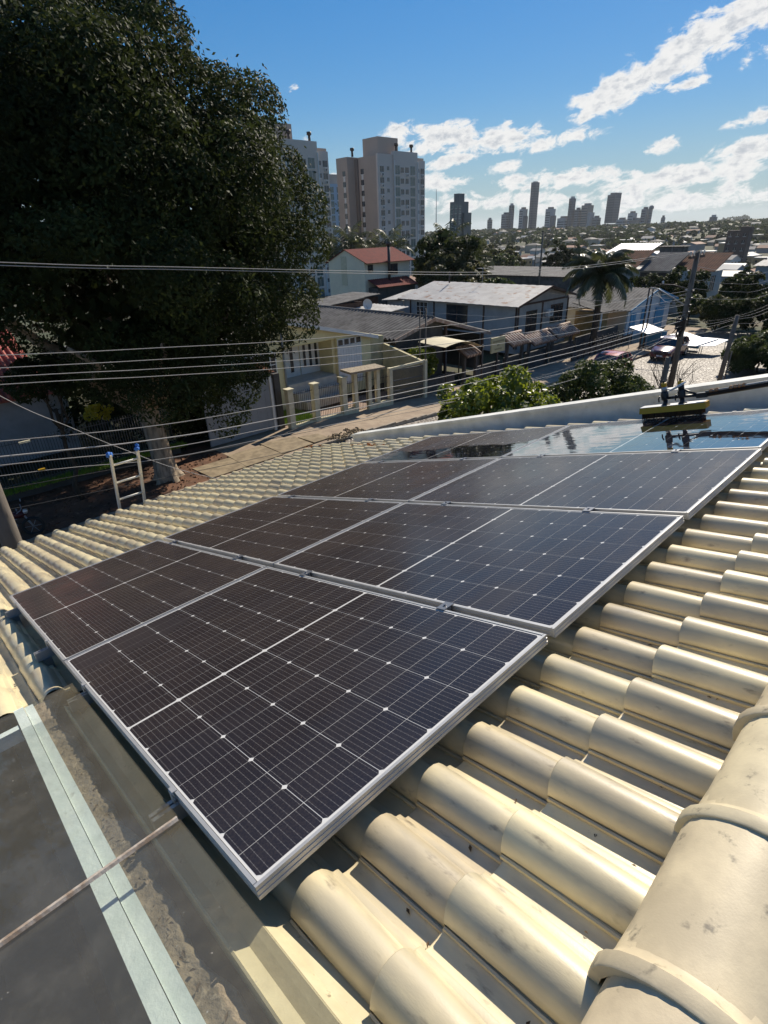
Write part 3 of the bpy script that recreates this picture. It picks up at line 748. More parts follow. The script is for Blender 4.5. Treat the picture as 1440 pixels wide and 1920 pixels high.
inst('crown', leaf_mesh('crown', Vs, m_leafd), big)
b = MB()
prof = [(0, .62), (.12, .52), (.35, .43), (.9, .37), (1.7, .36), (2.6, .36), (3.4, .40)]
def PT(i, j):
    z, r_ = prof[i]; a = 2 * math.pi * j / 28
    fl = 1 + (.34 * math.exp(-z * 3.0) + .05) * math.sin(5 * a + .6) + .05 * math.sin(9 * a + z * 1.5) + .03 * math.sin(17 * a + z * 3)
    lean = (-.25 * z / 3.4, -.15 * z / 3.4)
    return (r_ * fl * math.cos(a) + lean[0], r_ * fl * math.sin(a) + lean[1], z - .12)
b.grid(PT, len(prof), 29)
for k in range(9):
    a = k * .7 + rg.uniform(-.2, .2); br_ = Vector((-.25, -.15, rg.uniform(2.4, 3.2)))
    branch_tube(b, br_, br_ + Vector((math.cos(a) * rg.uniform(2.5, 5), math.sin(a) * rg.uniform(2.5, 5), rg.uniform(2.0, 5.5))), .21, .07, rg)
b.build('trunk', m_bark, big)

def simple_tree(name, label, loc, clumps, n, L, m, trunk_r=.1, seed=1, group=None, w=.45, barkm=None, forks=5, **kw):
    th_ = thing(name, label, 'tree', loc, None, group)
    cen_ = sum((np.array(c) for c, r_ in clumps), np.zeros(3)) / len(clumps)
    inn = [(cen_ + (np.array(c) - cen_) * .75, r_ * 1.0) for c, r_ in clumps]
    inst('crown', leaf_mesh('crown', [leaves(clumps, n, L, seed, cen_, w, **kw), leaves(inn, n // 10, L * 2.0, seed + 9, cen_, .7, shell=.2)], m), th_)
    mb = MB(); rg_ = random.Random(seed)
    top = Vector(cen_) * .6; top.z = cen_[2] * .75
    pts = branch_tube(mb, (0, 0, -.2), top, trunk_r, trunk_r * .6, rg_, .04)
    for k in range(forks):
        c = clumps[rg_.randrange(len(clumps))][0]; branch_tube(mb, pts[-2], c, trunk_r * .5, trunk_r * .15, rg_)
    mb.build('trunk', barkm or m_barkd, th_)
    return th_
def dome(rx, ry, rz, cz, n, r0, r1, seed, zmin=-.35):
    rg_ = np.random.RandomState(seed); out = []
    for i in range(n):
        z = 1 - 2 * (i + .5) / n
        if z < zmin: continue
        a = i * 2.39996; s = math.sqrt(1 - z * z); d = np.array([s * math.cos(a), s * math.sin(a), z]) + rg_.normal(size=3) * .08
        out.append((np.array([0, 0, cz]) + d * np.array([rx, ry, rz]) * rg_.uniform(.72, 1.0), rg_.uniform(r0, r1)))
    return out
# street trees on our side, just past the parapet
simple_tree('street_tree', 'bright yellow-green leafy street tree just beyond the white parapet', (-9.6, 14.6, 0), dome(1.65, 2.25, 1.45, 2.85, 60, .30, .52, 3, -.9), 9000, .19, m_leafg, .09, 3, 'street trees on our side', .5, shell=.55)
simple_tree('street_tree', 'dark round street tree right of the yellow-green one, hiding a red car', (-9.6, 21.9, -.3), dome(1.75, 2.5, 1.45, 2.3, 50, .35, .6, 4, -.9), 11000, .17, m_leafm, .09, 4, 'street trees on our side', .5, shell=.55)
simple_tree('kerb_shrub', 'bushy shrub with spiky leaves at the right edge of the picture', (-9.4, 45.5, -1.2), dome(1.8, 2.5, 1.5, 1.0, 34, .45, .8, 5), 8000, .42, m_leafm, .08, 5, None, .16, jitter=1.2, shell=.5)
th_ = simple_tree('young_tree', 'thin dark street tree left of the big trunk, by the iron fence', (-20.69, 4.22, 0), dome(1.0, 1.0, .8, 4.4, 16, .4, .6, 8), 2500, .16, m_leafd, .10, 6)
simple_tree('sapling', 'small sapling with lit yellow leaves behind the iron fence', (-24.2, 6.5, .3), dome(.42, .45, .45, 1.75, 14, .16, .26, 9), 520, .13, m_leafy, .03, 7, w=.6)
simple_tree('garden_shrub', 'leafy light green shrub beside the garage gate of the yellow house', (-22.9, 25.3, -.5), dome(.7, 1.0, 1.2, 1.5, 26, .3, .5, 10, -.8), 3000, .2, m_leafg, .05, 8)
for lb, loc, d_ in (('dark leafy mass of shrubs behind the iron fence, right of the sapling', (-25.2, 9.6, 0), dome(1.9, 2.4, 2.0, 1.7, 30, .6, .9, 41, -.9)), ('dark overgrown shrub behind the sapling, under the big crown', (-27.4, 8.0, 0), dome(1.5, 2.6, 2.4, 2.2, 30, .6, 1.0, 42, -.9)), ('dark shrub between big trunk and grey gate', (-23.9, 11.6, 0), dome(1.2, 1.6, 1.7, 1.5, 24, .5, .8, 43, -.9))):
    simple_tree('shrub', lb, loc, d_, 5000, .22, m_leafd, .05, 44, 'dark shrubs behind the iron fence', shell=.4)
# bare shrub in the street side
bs = thing('bare_shrub', 'leafless twiggy shrub at the foot of the tall utility pole', 'shrub', (-9.2, 29.2, -1.0)); b = MB(); rg = random.Random(5)
for i in range(16):
    a = rg.uniform(0, 6.3); p1 = Vector((math.cos(a) * rg.uniform(.3, 1.0), math.sin(a) * rg.uniform(.5, 1.7), rg.uniform(1.6, 3.9)))
    pts = branch_tube(b, (0, 0, 0), p1, .03, .010, rg, .08, 5)
    for k in range(4): branch_tube(b, pts[rg.randint(1, 4)], p1 + Vector((rg.uniform(-.7, .7), rg.uniform(-.7, .7), rg.uniform(-.6, .6))), .012, .005, rg, .1, 4, 3)
b.build('twigs', m_barkd, bs)

# ---- palms
def palm(label, loc, h, fl, nf, seed, group, trunk_r=.17, droop=1.0, nl=26):
    th_ = thing('palm_tree', label, 'palm tree', loc, None, group); rg_ = random.Random(seed)
    MB().tube([(0, 0, -.3), (.02, 0, h * .3), (.05, .02, h * .7), (0, 0, h)], [trunk_r * 1.25, trunk_r, trunk_r * .9, trunk_r * 1.1], 10).build('trunk', m_barkd, th_)
    for i in range(nf):
        a = i * 2.39996 + rg_.uniform(-.2, .2); e = 1.35 - 1.75 * (i / nf) ** 1.1 + rg_.uniform(-.12, .12); F = fl * rg_.uniform(.85, 1.1)
        pts = []; p = Vector((0, 0, h)); el_ = e; st = F / 9
        for k in range(10):
            pts.append(p.copy()); p = p + Vector((math.cos(a) * math.cos(el_), math.sin(a) * math.cos(el_), math.sin(el_))) * st; el_ -= droop * (.10 + .028 * k)
        mb = MB().tube(pts, [.03 * (1 - k / 10.5) + .006 for k in range(10)], 4, 0, False)
        side = Vector((-math.sin(a), math.cos(a), 0))
        for k in range(nl):
            t = .12 + .88 * k / nl; q = t * 9; i0 = min(int(q), 8); c = pts[i0].lerp(pts[i0 + 1], q - i0); d = (pts[i0 + 1] - pts[i0]).normalized()
            ln = F * .27 * math.sin(math.pi * (t * .85 + .12)) ** .7
            for s in (-1, 1):
                dirn = (side * s * .8 + d * .45 + Vector((0, 0, -.42 - rg_.uniform(0, .4) * droop))).normalized(); m_ = c + dirn * ln * .5 + Vector((0, 0, .02)); e_ = c + dirn * ln + Vector((0, 0, -.16 * ln))
                w_ = d * .04
                mb.add([c - w_, c + w_, m_ + w_ * 1.3, e_, m_ - w_ * 1.3], [(0, 1, 2, 3, 4)])
        mb.build('frond', m_palm, th_)
    return th_
palm('tall feathery palm leaning over the street in front of the blue house', (-21.4, 44.6, -1.0), 6.0, 3.3, 34, 3, 'palms in the street', .26, 1.0, 34)
pA = palm('palm in front of the grey tower, leftmost above the red roof', (-64.0, 55.2, -2.0), 9.2, 4.0, 15, 5, 'palms behind the red-roofed house', .2, .8, 18)
for lb, loc, s in (('palm behind the black chimney of the red-roofed house', (-59.5, 59.0, -2.0), .95), ('palm rising left of the chimney below the grey tower', (-62.3, 57.6, -2.4), .92),
                   ('broad palm right of the red-roofed house', (-54.2, 64.6, -3.6), 1.12), ('second broad palm right of the red-roofed house', (-51.5, 67.5, -3.8), .98), ('low palm left of the dark chimney', (-65.5, 53.0, -2.2), .9), ('low palm beyond the rusty metal roof', (-47.0, 62.0, -3.2), .72)):
    dup(pA, loc, (0, 0, rnd.uniform(0, 6)), (s, s, s), lb)

# ---- generic trees for the town
def proto_tree(seed, rx, rz, cz, n, L, m, cl_n, r0, r1):
    c = dome(rx, rx, rz, cz, cl_n, r0, r1, seed, -.7); cen_ = np.array([0, 0, cz])
    mesh = leaf_mesh('crown', [leaves(c, n, L, seed, cen_, .6, shell=.5), leaves([(k, r_ * .9) for k, r_ in c], n // 5, L * 2, seed + 3, cen_, .8, shell=.1)], m)
    tb = MB().tube([(0, 0, -.5), (.03, 0, cz * .5), (0, 0, cz)], [.22, .17, .08], 6).mesh('trunk', m_barkd)
    return mesh, tb
TP = [proto_tree(31, 2.6, 2.4, 4.0, 2600, .42, m_leafm, 26, .8, 1.3), proto_tree(32, 3.4, 2.2, 4.2, 2800, .46, m_leafo, 30, .8, 1.4), proto_tree(33, 1.7, 3.4, 5.0, 2200, .40, m_leafd, 26, .6, 1.0), proto_tree(34, 2.9, 2.8, 4.4, 2800, .44, m_leafd, 28, .8, 1.4)]
def put_tree(k, loc, s, label, group=None, name='tree', rot=None):
    th_ = thing(name, label, 'tree', loc, (0, 0, rnd.uniform(0, 6.3) if rot is None else rot), group)
    cm, tm = TP[k]
    inst('crown', cm, th_, scale=s if isinstance(s, tuple) else (s, s, s)); inst('trunk', tm, th_, scale=s if isinstance(s, tuple) else (s, s, s))
    return th_

# ================================================================== buildings
m_glassd = mat('dark window glass', (.03, .035, .04), .08, (.05, .055, .06), 1.5, .5, spec=.6)
m_glassg = mat('greenish window glass', (.07, .12, .12), .1, spec=.6)
m_white = mat('white paint', (.72, .72, .70), .6, (.58, .58, .56), 3, .5)
m_yel_w = mat('pale yellow render', (.74, .66, .38), .85, (.62, .55, .32), 1.6, .6, .1, 30, col3=(.36, .31, .19), scale3=3.1, lo3=.62, hi3=.85)
m_yel_d = mat('shabby yellow render', (.52, .46, .27), .85, (.38, .33, .2), 2.2, .8, .1, 30)
m_post = mat('cream fence post', (.62, .57, .41), .85, (.48, .44, .3), 4, .7)
m_iron = mat('dark iron', (.035, .033, .032), .5, (.07, .05, .04), 20, .5)
m_steel = mat('grey painted steel', (.26, .28, .30), .5, (.20, .22, .24), 2, .6)
m_rusty = mat('patchy white tin roof', (.46, .44, .405), .6, (.34, .32, .295), 1.1, .8, spec=.5, col3=(.24, .13, .075), scale3=1.6, lo3=.55, hi3=.68, stretch=(.7, 1, 1))
m_fib = mat('weathered fibre cement', (.155, .15, .145), .9, (.085, .082, .08), 1.2, .9, .3, 12, spec=.2)
m_fibl = mat('pale fibre cement', (.46, .45, .42), .8, (.3, .28, .26), 1.5, .8)
m_redt = mat('red roof tiles', (.19, .034, .024), .9, (.13, .026, .02), 2.5, .8, .2, 12)
m_pink = mat('faded red tile', (.46, .13, .10), .6, (.3, .08, .06), 3, .8)
m_terra = mat('brown terracotta tiles', (.15, .068, .045), .95, (.085, .045, .032), 1.5, .9, .3, 10, spec=.15)
m_mixt = mat('mixed clay tiles', (.42, .33, .27), .75, (.24, .15, .11), 3.5, .9)
m_grey_w = mat('grey white boards', (.45, .44, .42), .8, (.35, .34, .33), 1.4, .7, .1, 20)
m_dks = mat('dark painted steel', (.075, .08, .085), .6, (.05, .052, .055), 2, .6)
m_brown = mat('brown timber', (.11, .065, .045), .75, (.07, .04, .03), 5, .7)
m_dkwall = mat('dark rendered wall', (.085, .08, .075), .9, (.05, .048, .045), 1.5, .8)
m_blue = bpy.data.materials['blue cloth']
m_bluep = mat('sky blue paint', (.07, .27, .46), .7, (.05, .21, .36), 2, .6)
m_bluew = mat('pale blue wall', (.50, .58, .63), .8, (.40, .47, .52), 1.5, .6)
m_beige = mat('beige render', (.55, .49, .38), .85, (.44, .39, .30), 1.5, .7)
m_ochre = mat('ochre boards', (.36, .22, .08), .8, (.24, .15, .06), 3, .7)
m_tow = mat('taupe tower render', (.47, .385, .32), .85, (.40, .33, .275), .15, .6)
m_towl = mat('pale tower render', (.66, .585, .52), .85, (.57, .505, .45), .15, .6)
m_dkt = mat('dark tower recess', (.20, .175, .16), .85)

def at(c, o): return tuple(Vector(c) - Vector(o))
def corr_roof(name, a, b_, c, d, m, par, pitch=.18, amp=.02, thick=.06, trim=None):
    """corrugated sheet a-b eave line, d-c ridge line (local coords); waves run from eave to ridge"""
    a, b_, c, d = map(Vector, (a, b_, c, d)); L = (b_ - a).length; n = max(2, int(L / pitch * 4)) if pitch else 2
    nr = (b_ - a).cross(d - a).normalized()
    if nr.z < 0: nr = -nr
    rows = 4
    def P(i, j):
        t = j / (n - 1); p = a.lerp(b_, t).lerp(d.lerp(c, t), i / (rows - 1))
        return p + nr * (amp * math.sin(t * L / pitch * 2 * math.pi) if pitch else 0)
    mb = MB().grid(P, rows, n, 0, True)
    e = nr * -thick
    mb.add([a + e, b_ + e, c + e, d + e], [(0, 1, 2, 3)]); lo_ = nr * -amp
    mb.add([a + lo_, b_ + lo_, b_ + e, a + e, d + lo_, a + lo_, a + e, d + e, b_ + lo_, c + lo_, c + e, b_ + e], [(0, 1, 2, 3), (4, 5, 6, 7), (8, 9, 10, 11)])
    return mb.build(name, m, par)
def win(par, face, p, a0, a1, z0, z1, o, fm=None, gm=None, bars=(1, 0), name='window', dep=.05, fr=.06, label=None):
    """window on plane face ('x+','x-','y+','y-') at coordinate p; frame proud, pane recessed"""
    fm = fm or m_white; gm = gm or m_glassd; s = 1 if face[1] == '+' else -1
    def pt(dp, a, z): return (p + s * dp - o[0], a - o[1], z - o[2]) if face[0] == 'x' else (a - o[0], p + s * dp - o[1], z - o[2])
    def bx(mb, d0, d1, u0, u1, w0, w1):
        A, B = pt(d0, u0, w0), pt(d1, u1, w1); mb.box([min(A[i], B[i]) for i in range(3)], [max(A[i], B[i]) for i in range(3)])
    mb = MB(); bx(mb, -.06, dep, a0, a0 + fr, z0, z1); bx(mb, -.06, dep, a1 - fr, a1, z0, z1); bx(mb, -.06, dep, a0 + fr, a1 - fr, z1 - fr, z1); bx(mb, -.06, dep + .03, a0 + fr, a1 - fr, z0, z0 + fr)
    for k in range(1, bars[0] + 1): c = a0 + (a1 - a0) * k / (bars[0] + 1); bx(mb, -.04, dep - .01, c - fr * .35, c + fr * .35, z0 + fr, z1 - fr)
    for k in range(1, bars[1] + 1): c = z0 + (z1 - z0) * k / (bars[1] + 1); bx(mb, -.035, dep - .012, a0 + fr, a1 - fr, c - fr * .3, c + fr * .3)
    w_ = mb.build(name, fm, par)
    if label: w_['label'] = label
    mb = MB(); bx(mb, -.08, .012, a0 + fr, a1 - fr, z0 + fr, z1 - fr); mb.build('pane', gm, w_)
    return w_

# ---- yellow house
O = (-26.5, 15.5, 0)
yh = thing('yellow_house', 'pale yellow single-storey house with white garage door behind a cream fence', 'house', O)
Xf = -24.5
rake = lambda y: 4.78 - abs(y - 15.5) * .243
def wall_poly(mb, X, th, pts): mb.prism([at((X, y, z), O) for y, z in pts], (-th, 0, 0))
b = MB()
wall_poly(b, Xf, .2, [(8.4, 0), (16.3, 0), (16.3, rake(16.3)), (15.5, rake(15.5)), (8.4, rake(8.4))])
wall_poly(b, Xf, .2, [(16.3, 3.28), (19.9, 3.28), (19.9, rake(19.9)), (16.3, rake(16.3))])
wall_poly(b, Xf, .2, [(19.9, 0), (22.5, 0), (22.5, rake(22.5)), (19.9, rake(19.9))])
wall_poly(b, -26.0, .2, [(16.3, 0), (22.3, 0), (22.3, 3.2), (16.3, 3.2)])
b.box(at((-26.0, 19.7, 1.0), O), at((-24.71, 19.9, 3.28), O)); b.box(at((-26.0, 16.1, 0), O), at((-24.71, 16.3, 3.28), O))
b.box(at((-36, 22.3, 0), O), at((-24.71, 22.5, rake(22.5) - .1), O)); b.box(at((-36, 8.4, 0), O), at((-24.71, 8.6, rake(8.6) - .1), O))
b.box(at((-26, 16.31, 3.21), O), at((-24.71, 19.69, 3.27), O))
b.build('wall', m_yel_w, yh)
b = MB().box(at((-25.99, 16.31, 0), O), at((-24.45, 19.69, 1.30), O)).box(at((-24.44, 16.5, 0), O), at((-23.9, 19.6, .85), O)).box(at((-23.89, 16.7, 0), O), at((-23.4, 19.5, .45), O)); b.build('porch_floor', mat('pale porch floor', (.5, .48, .43), .7, (.4, .37, .33), 3, .6), yh)
ov = .55
for s, ye in ((1, 22.9), (-1, 8.1)):
    corr_roof('roof', at((Xf + .25, ye, rake(ye) + .08), O), at((-36, ye, rake(ye) + .08), O), at((-36, 15.5, rake(15.5) + .08), O), at((Xf + .25, 15.5, rake(15.5) + .08), O), m_fibl, yh, .18, .02)
b = MB()
for y0, y1 in ((15.5, 22.9), (8.1, 15.5)): b.prism([at((Xf + .26, y0, rake(y0) + .10), O), at((Xf + .26, y1, rake(y1) + .10), O), at((Xf + .26, y1, rake(y1) - .10), O), at((Xf + .26, y0, rake(y0) - .10), O)], (.04, 0, 0))
b.build('barge_board', m_white, yh)
win(yh, 'x+', Xf, 13.55, 15.75, 1.9, 3.2, O, m_white, m_glassd, (5, 1))
# door panels with slit windows, set back in the porch
b = MB().box(at((-25.98, 17.25, 1.31), O), at((-25.92, 18.22, 3.17), O)); dr = b.build('door', m_white, yh)
win(yh, 'x+', -25.92, 17.5, 17.85, 1.5, 3.05, O, m_white, m_glassd, (0, 4), dep=.02)
b = MB().box(at((-25.98, 18.3, 1.31), O), at((-25.93, 19.68, 3.18), O)); dp = b.build('door_panel', m_white, yh)
for y0 in (18.46, 18.88, 19.30): win(yh, 'x+', -25.93, y0, y0 + .26, 1.68, 3.1, O, m_white, m_glassd, (0, 4), dep=.02, fr=.035)
# garage door: boards and four lights
gd = MB().box(at((Xf - .05, 19.92, .55), O), at((Xf + .02, 21.75, 2.78), O)).build('garage_door', m_white, yh)
for i in range(9): MB().box(at((Xf + .0215, 19.95 + i * .2, .58), O), at((Xf + .04, 20.13 + i * .2, 2.74), O)).build('board', m_white, gd)
for i in range(4): win(yh, 'x+', Xf + .01, 19.94 + i * .455, 20.38 + i * .455, 2.80, 3.2, O, m_white, m_glassd, (0, 0), dep=.03, fr=.045)
MB().tube([at((Xf + .06, 16.2, 0), O), at((Xf + .06, 16.2, 4.4), O)], .05, 8).build('downpipe', m_steel, yh)
# side wall stepping down to the street
sw = thing('boundary_wall', 'sloping dirty yellow boundary wall right of the garage', 'wall', (-23.3, 23.6, 0))
MB().prism([at((Xf, 23.5, -.5), (-23.3, 23.6, 0)), at((-21.75, 24.0, -.6), (-23.3, 23.6, 0)), at((-21.75, 24.0, 1.7), (-23.3, 23.6, 0)), at((Xf, 23.5, 2.5), (-23.3, 23.6, 0)), ], (0, .18, 0)).build('wall', m_yel_d, sw)
MB().prism([at((-24.72, 22.52, .0), (-23.3, 23.6, 0)), at((-24.72, 23.8, .0), (-23.3, 23.6, 0)), at((-24.72, 23.8, 2.9), (-23.3, 23.6, 0)), at((-24.72, 22.52, 3.0), (-23.3, 23.6, 0))], (-4, 0, 0)).build('annex', m_yel_d, sw)

# ---- cream fence of the yellow house
O = (-21.6, 18, -.3)
fe = thing('cream_fence', 'cream post fence with dark iron bars, capped gate and wide garage gate', 'fence', O)
zf = lambda y: zg(y)
posts = [(14.4, 1.9), (15.95, 1.88), (17.8, 1.98), (18.62, 2.15), (19.62, 2.25), (20.25, 2.2), (21.25, 2.1), (24.15, 2.25)]
for i, (y, h) in enumerate(posts):
    wd = .15 if i < 3 else .115
    p = MB().box(at((-21.6 - wd, y - wd, zf(y) - .15), O), at((-21.6 + wd, y + wd, zf(y) + h), O)).build('post', m_post, fe)
    if i < 3: MB().box(at((-21.6 - wd - .05, y - wd - .05, zf(y) + h + .001), O), at((-21.6 + wd + .05, y + wd + .05, zf(y) + h + .07), O)).build('post_cap', m_post, p)
b = MB()
for (y0, y1) in ((14.55, 15.80), (16.10, 17.65), (17.95, 18.50), (19.74, 21.14)):
    ph = .10 if y0 < 17 else .30
    b.prism([at((-21.7, y0, zf(y0) - .15), O), at((-21.7, y1, zf(y1) - .15), O), at((-21.7, y1, zf(y1) + ph), O), at((-21.7, y0, zf(y0) + ph), O)], (.2, 0, 0))
b.build('plinth', m_post, fe)
def bars(y0, y1, h, zb, step, par, m=m_iron, X=-21.6, nm='bar', r=.011):
    n = int((y1 - y0) / step)
    for k in range(n):
        y = y0 + step * (k + .5); z = zf(y)
        MB().tube([at((X, y, z + zb), O), at((X, y, z + h), O)], r, 5).build(nm, m, par)
    mb = MB()
    for zz in (zb + .08, h - .12): mb.tube([at((X, y0, zf(y0) + zz), O), at((X, y1, zf(y1) + zz), O)], .014, 5)
    mb.build('rail', m, par)
for y0, y1 in ((14.56, 15.79), (16.11, 17.64), (17.96, 18.49), (19.75, 20.12), (20.38, 21.13)): bars(y0, y1, 1.75, .11 if y0 < 17 else .31, .115, fe)
g1 = MB().tube([at((-21.6, 18.76, zf(18.7) + .1), O), at((-21.6, 18.76, zf(18.7) + 2.0), O), at((-21.6, 19.48, zf(19.5) + 2.0), O), at((-21.6, 19.48, zf(19.5) + .1), O), at((-21.6, 18.76, zf(18.7) + .1), O)], .022, 6).build('gate', m_iron, fe)
bars(18.8, 19.46, 1.98, .12, .11, g1)
MB().prism([at((-22.0, 18.0, 2.10), O), at((-22.0, 20.5, 1.98), O), at((-21.15, 20.5, 1.92), O), at((-21.15, 18.0, 2.04), O)], (0, 0, .11)).build('gate_cap', mat('mossy cap slab', (.34, .28, .2), .9, (.2, .16, .11), 9, .9, .4, 40), fe)
g2 = MB().prism([at((-21.66, 21.38, zf(21.4) + 1.98), O), at((-21.66, 24.03, zf(24) + 2.12), O), at((-21.66, 24.03, zf(24) + 2.24), O), at((-21.66, 21.38, zf(21.4) + 2.10), O)], (.12, 0, 0)).build('garage_gate', m_post, fe)
for k in range(30):
    y = 21.42 + k * .088
    MB().box(at((-21.62, y, zf(y) + .06), O), at((-21.60, y + .03, zf(y) + 1.95), O)).build('slat', m_dks, g2)
b = MB()
for zz in (.15, .7, 1.3, 1.9): b.prism([at((-21.66, 21.38, zf(21.4) + zz), O), at((-21.66, 24.03, zf(24) + zz), O), at((-21.66, 24.03, zf(24) + zz + .05), O), at((-21.66, 21.38, zf(21.4) + zz + .05), O)], (.03, 0, 0))
b.build('gate_rail', m_steel, g2)
# meter box and drum in the front yard
mb_ = thing('meter_post', 'small pale meter box on a post inside the cream fence', 'meter box', (-22.3, 14.9, 0)); MB().box((-.05, -.05, 0), (.05, .05, .9)).build('post', m_post, mb_); MB().box((-.12, -.16, .9), (.12, .16, 1.3)).build('box', m_steel, mb_)

# ---- grey metal gate by the big tree, and the wall behind it
O = (-22.0, 12.5, 0)
gg = thing('grey_gate', 'tall plain grey sheet-metal gate with a pale post, between tree and cream fence', 'gate', O)
for i in range(7): MB().box(at((-22.05, 10.2 + i * .52, .06), O), at((-22.0, 10.2 + i * .52 + .512, 2.52), O)).build('panel', m_steel, gg)
MB().box(at((-22.09, 10.2, .05), O), at((-22.051, 13.8, 2.55), O)).build('backing', m_steel, gg)
MB().box(at((-22.04, 13.62, .0), O), at((-21.95, 13.74, 2.66), O)).build('post', m_white, gg)
MB().box(at((-22.1, 13.86, .0), O), at((-21.9, 14.18, 2.72), O)).build('pillar', m_dkwall, gg)
O = (-24, 14.0, 0)
w2 = thing('side_wall', 'grey boundary wall with a reddish coping running back from the grey gate', 'wall', O)
MB().prism([at((-22.12, 13.9, 0), O), at((-26, 13.9, 0), O), at((-26, 13.9, 3.25), O), at((-22.12, 13.9, 2.72), O)], (0, .16, 0)).build('wall', m_grey_w, w2)
for i in range(10):
    x0 = -22.14 - i * .385; z0 = 2.72 + .53 * (-22.12 - x0) / 3.88
    MB().prism([at((x0, 13.84, z0 + .003), O), at((x0 - .375, 13.84, z0 + .054), O), at((x0 - .375, 13.84, z0 + .10), O), at((x0, 13.84, z0 + .05), O)], (0, .28, 0)).build('coping_tile', m_terra, w2)

# ---- left house under the tree, iron fence
O = (-30, 1, 0)
lh = thing('left_house', 'low house with pinkish-red ribbed roof and pale wall at the left edge under the tree', 'house', O)
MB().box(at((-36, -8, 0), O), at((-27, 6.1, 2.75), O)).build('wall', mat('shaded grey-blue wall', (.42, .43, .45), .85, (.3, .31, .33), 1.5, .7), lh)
b = MB().prism([at((-26.3, -8, 2.78), O), at((-32, -8, 5.3), O), at((-32, -8, 5.38), O), at((-26.3, -8, 2.86), O)], (0, 13.5, 0)); rr = b.build('roof', m_pink, lh)
for i in range(30):
    y = -2.2 + i * .265
    if y > 5.4: break
    MB().tube([at((-26.25, y, 2.88), O), at((-32, y, 5.42), O)], .075, 6).build('tile_row', m_pink, rr)
O = (-22.9, 2, .3)
fi = thing('iron_fence', 'dark iron bar fence on a low wall, left of the big tree trunk', 'fence', O)
zf = lambda y: .35
MB().box(at((-23.2, -12, -.1), O), at((-22.6, 9.0, .34), O)).build('low_wall', m_dkwall, fi)
bars(-7, 9.0, 1.75, .02, .105, fi, mat('grey fence paint', (.14, .135, .13), .5), -22.95, r=.013)
zf = zg

# ---- dark corrugated roof next to the yellow house
O = (-30, 27.5, -.8)
dh = thing('dark_roofed_house', 'long house with dark corrugated roof and open carport, right behind the yellow house', 'house', O)
Rz = lambda y: 3.52 - abs(y - 27.7) * (.235 if y < 27.7 else .275)
for ye in (24.05, 33.9): corr_roof('roof', at((-24.0, ye, Rz(ye)), O), at((-37, ye, Rz(ye)), O), at((-37, 27.7, 3.52), O), at((-24.0, 27.7, 3.52), O), m_fib, dh, .36, .085)
MB().tube([at((-24.0, 27.7, 3.56), O), at((-37, 27.7, 3.56), O)], .10, 8).build('ridge_tile', m_fib, dh)
b = MB()
for y0, y1 in ((27.7, 24.05), (27.7, 33.9)): b.prism([at((-23.98, y0, Rz(y0) + .02), O), at((-23.98, y1, Rz(y1) + .02), O), at((-23.98, y1, Rz(y1) - .2), O), at((-23.98, y0, Rz(y0) - .2), O)], (.05, 0, 0))
b.build('barge_board', m_mixt, dh)
b = MB().box(at((-37, 24.5, -.8), O), at((-24.6, 24.7, 2.4), O)).prism([at((-24.4, 24.5, -.8), O), at((-24.4, 29.0, -.8), O), at((-24.4, 29.0, 3.0), O), at((-24.4, 27.7, 3.3), O), at((-24.4, 24.5, 2.55), O)], (-.15, 0, 0)).box(at((-33, 33.3, -.8), O), at((-24.6, 33.5, 1.7), O)).box(at((-33, 29, -.8), O), at((-32.8, 33.2, 2), O))
b.build('wall', m_dkwall, dh)
for y in (29.1, 33.2): MB().box(at((-24.3, y - .08, -1), O), at((-24.14, y + .08, Rz(y) - .1), O)).build('post', m_brown, dh)

# ---- bungalow with patchy tin roof
O = (-33, 44.5, -1)
bg = thing('tin_roofed_bungalow', 'grey-white bungalow with brown trim under a rust-patched white tin roof', 'house', O)
Rb = lambda y: 4.05 - abs(y - 44.6) * .245
for ye in (39.7, 48.9): corr_roof('roof', at((-25.6, ye, Rb(ye)), O), at((-39.4, ye, Rb(ye)), O), at((-39.0, 44.6, 4.05), O), at((-25.6, 44.6, 4.05), O), m_rusty, bg, .9, .012)
MB().box(at((-39, 40.25, -1), O), at((-26.1, 40.4, 2.85), O)).box(at((-39, 48.1, -1), O), at((-26.1, 48.25, 2.85), O)).prism([at((-26, 40.25, -1), O), at((-26, 48.25, -1), O), at((-26, 48.25, 2.95), O), at((-26, 44.6, 3.9), O), at((-26, 40.25, 2.85), O)], (-.15, 0, 0)).build('wall', m_grey_w, bg)
b = MB()
for y0, y1 in ((44.6, 39.7), (44.6, 48.9)): b.prism([at((-25.58, y0, Rb(y0) + .05), O), at((-25.58, y1, Rb(y1) + .05), O), at((-25.58, y1, Rb(y1) - .13), O), at((-25.58, y0, Rb(y0) - .13), O)], (.04, 0, 0))
b.build('barge_board', m_brown, bg)
b = MB()
for y in (40.3, 43.9, 48.1): b.box(at((-25.99, y - .08, -.6), O), at((-25.93, y + .08, 2.8), O))
b.box(at((-25.99, 40.4, 2.80), O), at((-25.94, 48.0, 2.95), O))
for x in (-26.2, -29.5, -35.2, -38.2): b.box(at((x, 40.19, -.6), O), at((x + .14, 40.245, 2.75), O))
b.build('timber_strips', m_brown, bg, kind='stuff')
win(bg, 'x+', -26, 45.3, 47.3, .9, 2.45, O, m_brown, m_glassd, (2, 1))
win(bg, 'x+', -26, 41.5, 43.1, -.3, 2.3, O, m_brown, m_glassd, (1, 0), name='door')
win(bg, 'y-', 40.25, -37.4, -35.9, 1.3, 2.65, O, m_white, m_glassd, (2, 2))
win(bg, 'y-', 40.25, -33.6, -31.2, .6, 2.6, O, m_brown, m_glassd, (1, 0))
